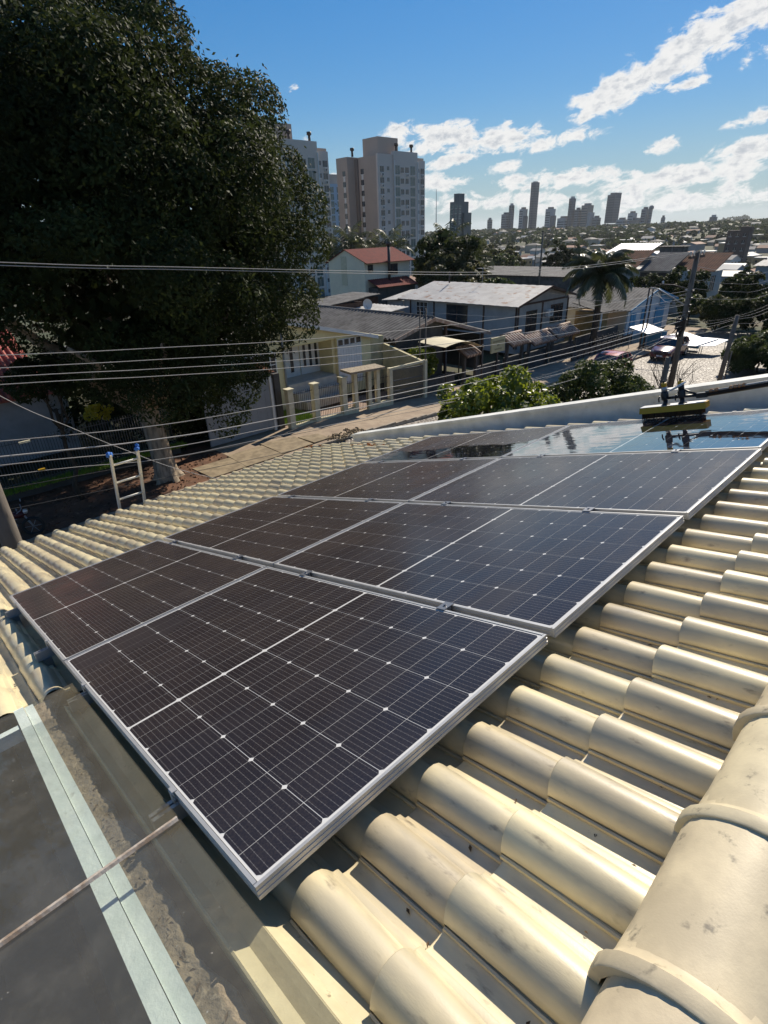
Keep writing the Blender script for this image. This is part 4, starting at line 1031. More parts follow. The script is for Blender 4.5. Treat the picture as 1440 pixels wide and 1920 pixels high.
MB().tube([at((-36.5, 44.0, 4.0), O), at((-36.5, 44.0, 5.0), O)], .07, 6).build('flue', m_iron, bg)
corr_roof('lean_to_roof', at((-39.45, 39.7, 2.75), O), at((-41.6, 39.7, 2.6), O), at((-41.6, 44, 3.2), O), at((-39.45, 44, 3.4), O), m_fibl, bg, .3, .02)
MB().box(at((-41.3, 40.2, -1), O), at((-39.1, 43.8, 2.6), O)).build('lean_to', m_grey_w, bg)

# ---- frontage on the pavement: awning, tiled gate roofs, sign
O = (-22, 27, -.8)
aw = thing('fabric_awning', 'curved cream fabric awning on dark posts over the pavement', 'awning', O)
def PA(i, j):
    t = j / 8; return at((-23.2 + 2.2 * i / 5, 25.3 + 4.0 * t, 2.35 - .55 * t + .42 * math.sin(math.pi * t * .9 + .2) - .10 * i / 5), O)
b = MB().grid(PA, 6, 9); b.build('canopy', mat('cream awning fabric', (.62, .55, .38), .8, (.5, .44, .3), 3, .5), aw)
for x, y, h in ((-21.1, 25.5, 2.25), (-23.0, 25.5, 2.3), (-21.1, 29.1, 1.95), (-23.0, 29.1, 2.0)): MB().tube([at((x, y, -.9), O), at((x, y, h), O)], .045, 6).build('post', m_iron, aw)
def tile_roof(name, label, x0, x1, y0, y1, zlo, zhi, m, group, post=True, two=False):
    O = ((x0 + x1) / 2, (y0 + y1) / 2, zg((y0 + y1) / 2))
    r_ = thing(name, label, 'gate roof', O, None, group)
    rr = MB().prism([at((x1, y0, zlo), O), at((x0, y0, zhi), O), at((x0, y0, zhi - .08), O), at((x1, y0, zlo - .08), O)], (0, y1 - y0, 0)).build('roof', m_brown, r_)
    n = int((y1 - y0) / .3)
    for k in range(n):
        y = y0 + .15 + k * .3
        MB().tube([at((x1 + .06, y, zlo + .045), O), at((x0 - .04, y, zhi + .045), O)], .105, 7).build('tile_row', m, rr)
    MB().tube([at((x0, y0 - .05, zhi + .06), O), at((x0, y1 + .05, zhi + .06), O)], .1, 7).build('ridge', m, rr)
    if post:
        for y in (y0 + .25, y1 - .25): MB().box(at((x0 + .3, y - .09, zg(y) - .2), O), at((x0 + .5, y + .09, zhi - .18), O)).build('post', m_dkwall, r_)
    return r_
gr = 'little tiled roofs along the frontage'
tile_roof('gate_roof', 'tiny tiled gate roof right below the cream awning', -22.2, -21.4, 27.9, 29.6, 1.30, 1.72, m_mixt, gr)
tile_roof('gate_roof', 'grey tiled gate roof right of the yellow sign', -22.4, -21.4, 32.9, 35.3, 1.22, 1.80, m_mixt, gr)
tile_roof('gate_roof', 'middle brown tiled gate roof in front of the bungalow', -22.4, -21.4, 35.7, 38.9, .88, 1.45, m_mixt, gr)
tile_roof('gate_roof', 'darker tiled gate roof farthest right along the frontage', -22.6, -21.6, 39.3, 42.6, .88, 1.48, m_mixt, gr)
O = (-21.9, 32, -.9)
sg = thing('shop_sign', 'pale yellow rectangular shop sign on a dark pole, too far to read', 'sign', O)
MB().box(at((-21.98, 31.15, .95), O), at((-21.88, 32.7, 1.95), O)).build('board', mat('sign yellow', (.52, .46, .26), .7, (.46, .40, .22), 4, .5), sg)
b = MB(); q = random.Random(9)
m_ink = mat('sign ink', (.22, .19, .11), .8)
for row, (za, zb_, n) in enumerate(((1.62, 1.74, 9), (1.36, 1.47, 2), (1.12, 1.22, 6))):
    for k in range(n):
        wd = 1.25 / 9; y = 31.92 - n * wd / 2 + k * wd; b.box(at((-21.879, y + .02, za), O), at((-21.873, y + wd - .03, zb_), O))
b.build('lettering', m_ink, sg)
MB().box(at((-21.99, 31.85, -1), O), at((-21.985 + .09, 32.0, .94), O)).build('pole', m_iron, sg)
O = (-22.2, 36, -1)
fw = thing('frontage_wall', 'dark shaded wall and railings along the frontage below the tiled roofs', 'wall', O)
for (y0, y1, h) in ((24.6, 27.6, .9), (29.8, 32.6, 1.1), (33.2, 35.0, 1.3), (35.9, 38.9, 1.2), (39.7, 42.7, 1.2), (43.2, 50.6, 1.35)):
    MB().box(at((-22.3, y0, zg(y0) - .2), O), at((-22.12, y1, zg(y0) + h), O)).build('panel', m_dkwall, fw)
O = (-20.9, 46.5, -1)
f3 = thing('wire_fence', 'dark low fence with thin posts on the pavement before the blue house', 'fence', O)
for k in range(12): MB().tube([at((-20.9, 40.5 + k * .95, -1.1), O), at((-20.9, 40.5 + k * .95, .35), O)], .035, 5).build('post', m_iron, f3)
MB().box(at((-20.96, 40.4, -1.1), O), at((-20.92, 51.0, -.25), O)).build('panel', m_dkwall, f3)
MB().tube([at((-20.9, 40.5, .2), O), at((-20.9, 51, .2), O)], .02, 5).build('rail', m_iron, f3)

# ---- yellow shed strip and blue house
O = (-25, 48.9, -1)
od = thing('ochre_shed', 'ochre board shed squeezed between the bungalow and the palm', 'shed', O)
MB().box(at((-25.6, 49.0, -1), O), at((-23.2, 50.6, 1.55), O)).build('wall', m_ochre, od)
corr_roof('roof', at((-22.9, 48.9, 1.6), O), at((-22.9, 50.9, 1.6), O), at((-26, 50.9, 2.3), O), at((-26, 48.9, 2.3), O), m_fib, od, .3, .03)
MB().box(at((-23.19, 49.05, -1), O), at((-23.12, 49.3, 1.5), O)).build('jamb', m_white, od)
O = (-25.5, 56.5, -1)
bl = thing('blue_house', 'pale house with sky blue shutters and gable at the street corner', 'house', O)
Rq = lambda y: 2.98 - abs(y - 57) * .255
for ye in (51.4, 62.2): corr_roof('roof', at((-21.6, ye, Rq(ye)), O), at((-29.5, ye, Rq(ye)), O), at((-29.5, 57, 2.98), O), at((-21.6, 57, 2.98), O), m_fib, bl, .36, .05)
MB().prism([at((-22, 52, -1), O), at((-22, 61.4, -1), O), at((-22, 61.4, Rq(61.4) - .08), O), at((-22, 57, 2.88), O), at((-22, 52, Rq(52) - .08), O)], (-.15, 0, 0)).build('front_wall', m_bluew, bl)
MB().box(at((-29.4, 52, -1), O), at((-22.16, 52.15, 1.5), O)).build('wall', m_beige, bl)
MB().box(at((-29.4, 61.2, -1), O), at((-22.16, 61.35, 1.6), O)).build('wall', m_beige, bl)
b = MB()
for y0, y1 in ((57, 51.4), (57, 62.2)): b.prism([at((-21.58, y0, Rq(y0) + .03), O), at((-21.58, y1, Rq(y1) + .03), O), at((-21.58, y1, Rq(y1) - .14), O), at((-21.58, y0, Rq(y0) - .14), O)], (.05, 0, 0))
b.build('barge_board', m_bluep, bl)
MB().prism([at((-21.95, 58.6, 1.35), O), at((-21.95, 61.3, 1.35), O), at((-21.95, 61.3, 1.75), O), at((-21.95, 58.6, 2.42), O)], (.12, 0, 0)).build('gable_panel', m_bluep, bl)
for y0, y1, z0, z1 in ((52.5, 53.6, -.2, 1.15), (54.8, 55.5, -.1, 1.3)):
    s_ = MB().box(at((-21.98, y0, z0), O), at((-21.92, (y0 + y1) / 2 - .02, z1), O)).box(at((-21.98, (y0 + y1) / 2 + .02, z0), O), at((-21.92, y1, z1), O)).build('shutter', m_bluep, bl)
MB().box(at((-21.97, 57.9, -1), O), at((-21.90, 59.9, 1.15), O)).build('door', m_bluep, bl)

# ---- white sheet shelter at the corner
O = (-17.3, 49, -1)
wsn = mat('white roof sheet', (.80, .80, .78), .5, (.7, .7, .68), 1, .5)
ws = thing('sheet_shelter', 'low shelter of bright white sheets on thin posts behind the parked dark red car', 'shelter', O)
for (q_) in ([(-19.9, 47.8, .72), (-18.2, 47.6, .35), (-17.7, 49.6, .45), (-19.5, 50.2, .78)], [(-17.4, 48.2, .10), (-16.3, 47.9, -.25), (-14.9, 51.0, -.15), (-16.9, 51.6, .15)], [(-16.2, 48.0, -.35), (-14.7, 48.6, -.40), (-13.9, 51.2, -.1), (-15.0, 51.2, -.12)], [(-14.7, 48.8, -.45), (-13.6, 49.6, -.40), (-13.3, 51.6, -.2), (-13.9, 51.4, -.15)]):
    MB().prism([at(p, O) for p in q_], (0, 0, .05)).build('sheet', wsn, ws)
for x, y, z in ((-19.8, 48, .7), (-18.3, 47.8, .35), (-19.4, 50, .75), (-17.8, 49.4, .42), (-16.4, 48.1, -.25), (-14.9, 50.9, -.2), (-13.4, 51.4, -.25), (-15.1, 51, -.15)): MB().tube([at((x, y, -1.15), O), at((x, y, z), O)], .03, 5).build('post', m_steel, ws)
MB().box(at((-19.7, 50.0, -1), O), at((-17.6, 50.06, .3), O)).box(at((-17.4, 51.0, -1), O), at((-15.2, 51.06, -.3), O)).build('side_sheet', m_bluep, ws)

# ---- red-roofed two-storey house
O = (-51, 46.5, 1.2)
rh = thing('red_roofed_house', 'cream two-storey house with dark red tiled roof and a tall black chimney pipe', 'house', O)
x0, x1, y0, y1 = -57.6, -51.0, 46.0, 53.5
ze, zr_ = 5.6, 6.95
MB().box(at((x0, y0 + .16, 0), O), at((x1, y1, ze), O)).prism([at((x0, y0, 0), O), at((x1, y0, 0), O), at((x1, y0, ze), O), at(((x0 + x1) / 2, y0, zr_ - .05), O), at((x0, y0, ze), O)], (0, .15, 0)).build('wall', mat('cream two-storey wall', (.76, .69, .52), .85, (.66, .6, .46), 1, .6), rh)
b = MB()
for xe in (x0 - .5, x1 + .6):
    z_ = ze - .12 if xe > -54 else ze - .1
    corr_roof('roof', at((xe, y0 - .2, z_), O), at((xe, y1 + .4, z_), O), at(((x0 + x1) / 2, y1 + .4, zr_), O), at(((x0 + x1) / 2, y0 - .2, zr_), O), m_redt, rh, .3, .03)
corr_roof('lower_roof', at((-49.0, 46.4, 2.9), O), at((-49.0, 53, 2.9), O), at((-50.99, 53, 3.7), O), at((-50.99, 46.4, 3.7), O), m_redt, rh, .3, .03)
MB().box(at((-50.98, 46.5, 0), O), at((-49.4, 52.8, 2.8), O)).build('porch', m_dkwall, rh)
win(rh, 'x+', x1, 49.8, 51.4, 4.0, 5.2, O, m_brown, m_glassd, (1, 0)); win(rh, 'x+', x1, 46.5, 47.3, 4.5, 5.3, O, m_brown, m_glassd, (0, 0))
MB().tube([at((-50.6, 49.6, 3.3), O), at((-50.6, 49.6, 7.2), O)], .17, 8).tube([at((-50.6, 49.6, 7.21), O), at((-50.6, 49.6, 7.6), O)], .32, 8).build('chimney', m_iron, rh)
MB().box(at((-55.2, 45.96, 3.0), O), at((-54.2, 45.99, 6.2), O)).build('stucco_panel', m_post, rh)

# ---- sheds and low roofs between
def low_box(name, label, x0, x1, y0, y1, z0, z1, wm, rm, slope=.3, axis='y', group=None, cat='building'):
    O = ((x0 + x1) / 2, (y0 + y1) / 2, z0); h_ = thing(name, label, cat, O, None, group)
    MB().box(at((x0, y0, z0), O), at((x1, y1, z1), O)).build('wall', wm, h_)
    e = .3
    if axis == 'y': corr_roof('roof', at((x0 - e, y0 - e, z1 + .06), O), at((x1 + e, y0 - e, z1 + .06), O), at((x1 + e, y1 + e, z1 + .06 + slope), O), at((x0 - e, y1 + e, z1 + .06 + slope), O), rm, h_, .5, .03)
    else: corr_roof('roof', at((x1 + e, y0 - e, z1 + .06), O), at((x1 + e, y1 + e, z1 + .06), O), at((x0 - e, y1 + e, z1 + .06 + slope), O), at((x0 - e, y0 - e, z1 + .06 + slope), O), rm, h_, .5, .03)
    return h_
low_box('tin_shed', 'low tin-roofed shed behind the ridge of the dark corrugated roof', -41, -36.8, 33.8, 38, -.5, 2.0, m_dkwall, m_fibl, .35)
low_box('tin_shed', 'rusty little shed beside the cream two-storey house', -45, -41.5, 33, 37, 0, 2.7, m_brown, m_fib, .3)
low_box('brick_shed', 'dark brick shed in front of the cream two-storey house', -47.5, -43.5, 37.5, 41, 0, 2.7, m_terra, m_fib, .2)
low_box('warehouse', 'long grey flat-roofed warehouse behind the rusty tin roof', -62, -39, 74, 86, -3, 2.3, m_fib, m_fib, .4)
low_box('warehouse', 'second grey warehouse nearer the palm, with dark roof', -42, -37.5, 80, 90, -3, 2.4, m_dkwall, m_fib, .4)
low_box('white_roofed_hall', 'hall with a blazing white sheet roof left of the brown terracotta roof', -50, -43, 101, 109, -3, 3.3, m_fib, wsn, 2.0)
low_box('grey_block', 'plain grey windowless block behind the brown terracotta roof', -41, -37.2, 104, 106, -3, 4.9, m_fib, m_dkwall, .03)
low_box('blue_grey_block', 'blue-grey block at the right edge with a pale roof', -22, -18, 88, 91.5, -3, 3.1, mat('blue grey wall', (.24, .30, .36), .85), m_fibl, .5)
# terracotta house
O = (-27, 80, -2.5)
tc_ = thing('terracotta_house', 'wide white house with brown terracotta roof behind the tall utility pole', 'house', O)
MB().box(at((-36, 78.5, -2.5), O), at((-26.5, 84, 3.1), O)).build('wall', m_grey_w, tc_)
for k, (xa, xb, za, ya) in enumerate(((-38, -33.0, 3.4, 77.4), (-29.0, -24.0, 3.0, 79.0))):
    corr_roof('roof', at((xa, ya, za), O), at((xb, ya, za), O), at((xb + .3, ya + 4.6, za + 1.9), O), at((xa + .3, ya + 4.6, za + 1.9), O), m_terra, tc_, .3, .04)
corr_roof('valley_roof', at((-33.0, 78.2, 3.0), O), at((-29.0, 78.2, 3.0), O), at((-28.4, 82.5, 5.0), O), at((-32.4, 82.5, 5.0), O), m_fib, tc_, .3, .04)
MB().box(at((-28.6, 79.6, -2.5), O), at((-24.6, 84, 2.9), O)).build('wing', m_grey_w, tc_)
win(tc_, 'y-', 78.5, -32.8, -29.2, .4, 2.8, O, m_brown, m_glassd, (2, 0)); win(tc_, 'x+', -24.6, 80.2, 81.6, .6, 2.4, O, m_brown, m_glassd, (1, 0))
MB().box(at((-37, 76.8, -.1), O), at((-29, 78.45, .12), O)).build('balcony', m_fib, tc_)

# ---- roof clutter
def dish(name, label, loc, az_):
    d = thing(name, label, 'satellite dish', loc, (0, 0, az_)); 
    def PD(i, j):
        r_ = .42 * i / 5; a = 2 * math.pi * j / 14; return (r_ * math.cos(a), .9 * r_ * r_, .55 + r_ * math.sin(a))
    MB().grid(PD, 6, 15).build('bowl', m_white, d); MB().tube([(0, .0, -.1), (0, -.02, .5)], .025, 6).build('mast', m_steel, d); MB().tube([(0, .05, .2), (0, .45, .5)], .012, 5).build('arm', m_steel, d)
dish('satellite_dish', 'white satellite dish behind the ridge of the dark corrugated roof', (-33.5, 30.6, 3.0), R(200))
dish('satellite_dish', 'small white satellite dish on the low tin-roofed shed', (-38.8, 35.6, 2.2), R(170))
def aerial(label, loc, h):
    a = thing('tv_aerial', label, 'aerial', loc); MB().tube([(0, 0, -.2), (0, 0, h)], .022, 5).build('mast', m_steel, a)
    b = MB().tube([(-.5, 0, h - .1), (.6, 0, h - .1)], .012, 4)
    for k in range(7): x = -.45 + k * .16; b.tube([(x, -.35 + .03 * k, h - .1), (x, .35 - .03 * k, h - .1)], .008, 4)
    b.build('elements', m_steel, a)
aerial('tv aerial on the ridge of the rusty tin roof', (-33.0, 44.6, 4.1), 1.3)
aerial('tv aerial on the grey ridge of the blue house', (-26.0, 57.0, 3.0), 1.5)
aerial('tv aerial above the terracotta roof', (-31.0, 83, 5.0), 2.0)
ac = thing('air_conditioner', 'white air conditioner box on the bungalow gable wall', 'air conditioner', (-25.95, 44.7, 1.6)); MB().box((.06, -.4, 0), (.36, .4, .55)).build('case', m_white, ac); MB().tube([(.361, .08, .28), (.37, .08, .28)], .2, 12).build('grille', m_steel, ac); MB().box((-.04, -.3, -.06), (.34, -.26, -.005)).build('bracket', m_iron, ac)

# ================================================================== towers
def window_mesh(name, w_, h, gm, ac=False, fm=None):
    mb = MB().box((-w_ / 2, -.10, 0), (w_ / 2, .03, h), 1)
    mb.box((-w_ / 2, .031, 0), (-.04, .05, h), 0); mb.box((.04, .031, 0), (w_ / 2, .05, h), 0)
    mb.box((-w_ / 2 - .06, -.05, -.12), (w_ / 2 + .06, .14, 0), 1)
    if ac: mb.box((-.42, .06, -.95), (.42, .42, -.28), 1).box((-.30, .425, -.88), (.30, .43, -.36), 0)
    return mb.mesh(name, [gm, fm or m_white])
WS, WA, WG, WB = window_mesh('window', .9, 1.0, m_glassd), window_mesh('window', 1.5, 1.45, m_glassd, True), window_mesh('window', 2.1, 2.3, m_glassg), window_mesh('window', 1.3, 1.35, m_glassd)
FR = {'x+': (lambda p, a: (p, a), -math.pi / 2), 'y-': (lambda p, a: (a, p), math.pi), 'x-': (lambda p, a: (p, a), math.pi / 2), 'y+': (lambda p, a: (a, p), 0)}
def put_win(par, me, face, p, a, z, o):
    f, r_ = FR[face]; x, y = f(p, a); inst('window', me, par, (x - o[0], y - o[1], z - o[2]), (0, 0, r_))
def tower(name, label, X, Y, zb, nfl, side=True, left=True):
    """X,Y: the corner facing us; long face runs +Y on the x+ side"""
    O = (X - 7, Y + 10, zb); t_ = thing(name, label, 'apartment tower', O, None, 'twin taupe apartment towers')
    H = 28.6
    mb = MB().box(at((X - 8.2, Y, zb), O), at((X - .6, Y + 20.2, H), O))
    mb.box(at((X - 15.0, Y + 1.5, zb), O), at((X - 8.21, Y + 19, H - .9), O))
    mb.build('wall', m_tow, t_)
    MB().box(at((X - 14.6, Y - 3.2, zb), O), at((X - 9.6, Y + 1.49, H + .2), O)).build('wing', m_tow, t_)
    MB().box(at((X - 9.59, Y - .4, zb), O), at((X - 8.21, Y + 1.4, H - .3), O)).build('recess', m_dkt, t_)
    mb = MB().box(at((X - .59, Y, zb), O), at((X, Y + 6.2, H + .3), O)).box(at((X - .59, Y + 16.4, zb), O), at((X - .05, Y + 20.2, H - .7), O)); mb.build('end_bay', m_towl, t_)
    MB().box(at((X - .59, Y + 6.21, zb), O), at((X + .45, Y + 16.39, H + 1.2), O)).build('centre_bay', m_towl, t_)
    for y in (Y + 6.21, Y + 16.19): MB().box(at((X + .451, y, zb), O), at((X + .75, y + .22, H - 1.2), O)).build('fin', m_white, t_)
    MB().box(at((X - 9.5, Y + 3.2, H), O), at((X - 3.0, Y + 11.5, H + 4.9), O)).build('roof_core', m_tow, t_)
    for (cx, cy, cz) in ((X - 8.9, Y - 1.6, H + .2), (X - 1.6, Y + 9.4, H + 1.2), (X - 1.4, Y + 15.6, H + 1.2)):
        MB().tube([at((cx, cy, cz), O), at((cx, cy, cz + 1.5), O)], .32, 8).tube([at((cx, cy, cz + 1.51), O), at((cx, cy, cz + 2.2), O)], .6, 8).build('vent', m_iron, t_)
    for i in range(nfl):
        z = H - 4.2 - i * 2.8
        put_win(t_, WA, 'x+', X, Y + 1.7, z, O); put_win(t_, WS, 'x+', X, Y + 4.2, z + .45, O)
        put_win(t_, WG, 'x+', X + .45, Y + 7.6, z - .5, O); put_win(t_, WB, 'x+', X + .45, Y + 9.7, z, O); put_win(t_, WB if i % 3 else WA, 'x+', X + .45, Y + 11.7, z, O); put_win(t_, WG, 'x+', X + .45, Y + 14.2, z - .5, O)
        put_win(t_, WS, 'x+', X - .05, Y + 17.2, z + .35, O); put_win(t_, WA, 'x+', X - .05, Y + 19.0, z, O)
        if left:
            put_win(t_, WB, 'y-', Y, X - 6.6, z - .1, O); put_win(t_, WB, 'y-', Y - 3.2, X - 11.2, z - .4, O)
            MB().box(at((X - 7.0, Y - .03, z - 1.45), O), at((X - 6.2, Y - .002, z - .23), O)).build('white_panel', m_white, t_)
            MB().box(at((X - 11.6, Y - 3.23, z - 1.75), O), at((X - 10.8, Y - 3.202, z - .53), O)).build('white_panel', m_white, t_)
    return t_
tower('apartment_tower', 'big taupe apartment tower standing free in front of the skyline', -133.9, 126.9, -9, 12)
tower('apartment_tower', 'taupe apartment tower half hidden behind the big tree', -131.0, 86.4, -9, 12, left=False)
O = (-228, 190, -12)
bt = thing('blue_tower', 'narrow light blue tower seen between the two taupe towers', 'apartment tower', O)
m_bt = mat('light blue cladding', (.36, .46, .56), .7); MB().box(at((-246, 178, -12), O), at((-226, 200, 29.5), O)).build('wall', m_bt, bt)
MB().box(at((-238, 184, 29.5), O), at((-228, 192, 33.5), O)).build('roof_core', m_tow, bt); MB().box(at((-225.99, 193, -12), O), at((-225.6, 196.5, 29), O)).build('grey_band', m_dkt, bt)
for i in range(13):
    for y in (180.5, 184.5, 188.5, 198): put_win(bt, WG, 'x+', -226, y, 26 - i * 2.9, O)
O = (-266, 326, -14)
db = thing('dark_office_block', 'dark grey-green stepped block rising from the trees right of the big tower', 'office block', O)
m_db = mat('dark block cladding', (.10, .12, .125), .5, (.07, .085, .09), .2, .6)
MB().box(at((-271, 322, -14), O), at((-264, 333, 25.5), O)).build('wall', m_db, db); MB().box(at((-268.5, 323, 25.5), O), at((-264.5, 329, 30.2), O)).build('roof_core', m_db, db)
MB().box(at((-263.999, 327, -14), O), at((-262.5, 334.5, 19), O)).build('wing', m_db, db)
for i in range(11):
    for y in (324, ): put_win(db, WG, 'x+', -264, y, 21.5 - i * 3, O)
    for x in (-269.2, -265.8): put_win(db, WG, 'y-', 322, x, 21.5 - i * 3, O)
O = (-396, 450, -13)
ma = thing('radio_mast', 'thin lattice radio mast on the horizon left of the dark block', 'mast', O)
MB().tube([(0, 0, 0), (0, 0, 57)], [.8, .25], 4).build('mast', m_steel, ma)

# ---- skyline towers, far away on the hill
m_sk = [mat('skyline grey', (.19, .195, .20), .85), mat('skyline beige', (.26, .225, .19), .85), mat('skyline white', (.36, .36, .36), .85), mat('skyline dark', (.10, .108, .118), .8)]
m_band = mat('far window band', (.07, .075, .08), .6, spec=.2)
SKY = [(-814, 1259, 103, 23, 3, 'slenderest and tallest tower of the distant skyline'), (-740, 1304, 69, 19, 3, 'narrow dark tower of the skyline left of the beige pair'), (-712, 1319, 54, 34, 1, 'broad beige skyline block beside the narrow dark tower'),
       (-727, 1311, 46, 20, 0, 'grey skyline block between the narrow dark tower and the beige block'), (-664, 1344, 72, 38, 3, 'wide dark glass tower of the skyline with a set-back base'), (-854, 1232, 61, 15, 3, 'slim dark tower left of the tallest skyline tower'),
       (-833, 1247, 52, 23, 2, 'pale stepped block at the foot of the tallest skyline tower'), (-866, 1224, 43, 26, 0, 'low grey block at the left end of the skyline'), (-782, 1280, 50, 28, 2, 'pale pointed block right of the tallest skyline tower'),
       (-599, 1374, 41, 22, 0, 'grey skyline block with a dish tower at its side'), (-587, 1380, 38, 9, 0, 'thin skyline tower carrying a round tank'), (-623, 1364, 34, 26, 2, 'pale slab block right of the wide dark glass tower'),
       (-640, 1350, 22, 32, 2, 'low white block below the wide dark glass tower'), (-612, 1362, 20, 46, 1, 'low brown block under the dish tower'), (-562, 1390, 23, 12, 0, 'small lone grey tower toward the right of the skyline'), (-471, 1423, 20, 22, 3, 'small dark tower before the low hills at the right'),
       (-895, 1205, 33, 14, 1, 'stubby beige tower at the far left of the skyline'), (-756, 1296, 30, 40, 2, 'low pale slab before the narrow dark skyline tower'), (-690, 1330, 28, 24, 0, 'short grey block between the beige block and the wide dark tower')]
for k, (x, y, zt, w_, mi, lb) in enumerate(SKY):
    O = (x, y + w_ * .4, -14); s_ = thing('skyline_tower', lb, 'tower', O, None, 'towers of the distant skyline')
    m_ = m_sk[mi]; d_ = w_ * .8; a0 = 18 if k == 4 else 0
    w2_ = w_ * .46
    if k == 4:
        MB().box((-w2_ * .42, -d_ / 2, 0), (w2_ * .42, d_ / 2, 24)).build('podium', m_sk[3], s_)
        MB().box((-w2_ / 2, -d_ / 2, 25.5), (w2_ / 2, d_ / 2, zt + 10)).box((-w2_ * .3, -d_ / 3, zt + 10), (w2_ / 2, d_ / 2, zt + 14)).build('wall', m_, s_)
    else:
        MB().box((-w2_ / 2, -d_ / 2, 0), (w2_ / 2, d_ / 2, zt + 14 - (4 if k not in (0, 10) else 2))).build('wall', m_, s_)
        MB().box((-w2_ * .28, -d_ * .3, zt + 10 if k not in (0, 10) else zt + 12), (w2_ * .3, d_ * .3, zt + 14)).build('roof_core', m_sk[(mi + 3) % 4], s_)
        if k in (2, 6, 8, 11, 13, 9): MB().box((w2_ / 2, -d_ * .4, 0), (w2_ * .85, d_ * .4, (zt + 14) * .72)).build('wing', m_sk[(mi + 1) % 4], s_)
    if k == 10: MB().blob((0, 0, zt + 15), (5.5, 5.5, 5), 10).build('tank', m_sk[0], s_)
    # floor bands, seen as faint stripes
    mb = MB()
    for z in range(6, int(zt + 6), 5):
        if k == 4 and z < 28: continue
        mb.box((-w2_ / 2 + .8, -d_ / 2 - .12, z), (w2_ / 2 - .8, -d_ / 2 - .02, z + 1.8)).box((w2_ / 2 + .02, -d_ / 2 + .8, z), (w2_ / 2 + .12, d_ / 2 - .8, z + 1.8)) if k not in (2, 6, 8, 11, 13, 9) else mb.box((-w2_ / 2 + .8, -d_ / 2 - .12, z), (w2_ / 2 - .8, -d_ / 2 - .02, z + 1.8))
    if mb.v: mb.build('window_band', m_band, s_)
O = (-90, 318, -12)
bd = thing('brick_block', 'dark brown flat block among trees at the right below the hills', 'apartment block', O)
MB().box(at((-96, 316, -12), O), at((-87, 322, 4.2), O)).box(at((-91, 317, 4.2), O), at((-86.5, 321, 5.6), O)).build('wall', mat('dark brick', (.10, .075, .065), .85), bd)
for i in range(4):
    for x in (-94.5, -91.5, -88.5): put_win(bd, WB, 'y-', 316, x, 1.6 - i * 3, O)

# ---- the town: small houses in the valley
HM = []
m_hw = [mat('town wall white', (.50, .49, .46), .85), mat('town wall beige', (.42, .36, .27), .85), mat('town wall blue grey', (.26, .31, .36), .85), mat('town wall ochre', (.36, .26, .14), .85), mat('town wall grey', (.30, .29, .28), .85)]
m_hr = [mat('town roof grey', (.20, .195, .19), .8), mat('town roof pale', (.42, .41, .39), .6), mat('town roof clay', (.24, .12, .075), .8), mat('town roof white', (.62, .62, .60), .5), mat('town roof dark', (.10, .095, .09), .8)]
def house_proto(k, L, W, h, rh_, style):
    wm, rm = m_hw[k % 5], m_hr[(k * 3 + style) % 5]
    wl = MB().box((-L / 2, -W / 2, -1.5), (L / 2, W / 2, h))
    if style == 0:
        wl.prism([(-L / 2 + .01, -W / 2, h), (-L / 2 + .01, W / 2, h), (-L / 2 + .01, 0, h + rh_ - .08)], (L - .02, 0, 0))
        rf_ = MB()
        for s in (-1, 1): rf_.prism([(-L / 2 - .5, s * (W / 2 + .6), h - .12), (-L / 2 - .5, 0, h + rh_), (-L / 2 - .5, 0, h + rh_ + .14), (-L / 2 - .5, s * (W / 2 + .6), h + .02)], (L + 1, 0, 0))
    elif style == 1:
        e = (.5); z0, z1 = h + .01, h + rh_
        rf_ = MB().add([(-L / 2 - e, -W / 2 - e, z0), (L / 2 + e, -W / 2 - e, z0), (L / 2 + e, W / 2 + e, z0), (-L / 2 - e, W / 2 + e, z0), (-L / 2 + W / 2, 0, z1), (L / 2 - W / 2, 0, z1)], [(0, 1, 5, 4), (1, 2, 5), (2, 3, 4, 5), (3, 0, 4), (3, 2, 1, 0)])
    else:
        rf_ = MB().box((-L / 2 - .2, -W / 2 - .2, h + .01), (L / 2 + .2, W / 2 + .2, h + .5))
    wn = MB()
    for z in ([1.0] if h < 4.5 else [1.0, 3.8]):
        for x in np.arange(-L / 2 + 1.4, L / 2 - 1, 2.8): wn.box((x - .6, -W / 2 - .06, z), (x + .6, -W / 2 - .01, z + 1.2))
        for y in np.arange(-W / 2 + 1.4, W / 2 - 1, 3.0): wn.box((L / 2 + .01, y - .6, z), (L / 2 + .06, y + .6, z + 1.2))
    return wl.mesh('wall', wm), rf_.mesh('roof', rm), wn.mesh('window', m_glassd), max(L, W)
for k in range(15): HM.append(house_proto(k, 9 + (k * 3) % 7, 7 + (k * 2) % 4, 3.2 + (2.9 if k % 4 == 1 else 0), 1.3 + (k % 3) * .3, [0, 1, 0, 2, 0][k % 5]))
q = random.Random(77); placed = []
avoid = [(-57, 52, 9), (-50, 80, 15), (-38, 85, 9), (-46, 106, 10), (-39, 105, 6), (-22, 90, 8), (-30, 81, 9), (-62, 57, 6), (-142, 137, 20), (-139, 96, 20), (-236, 190, 20), (-266, 334, 22), (-91, 322, 14), (-42, 36, 8), (-39, 35, 8), (-45, 39, 6), (-98, 173, 9), (-150, 200, 14), (-54, 65, 5)]
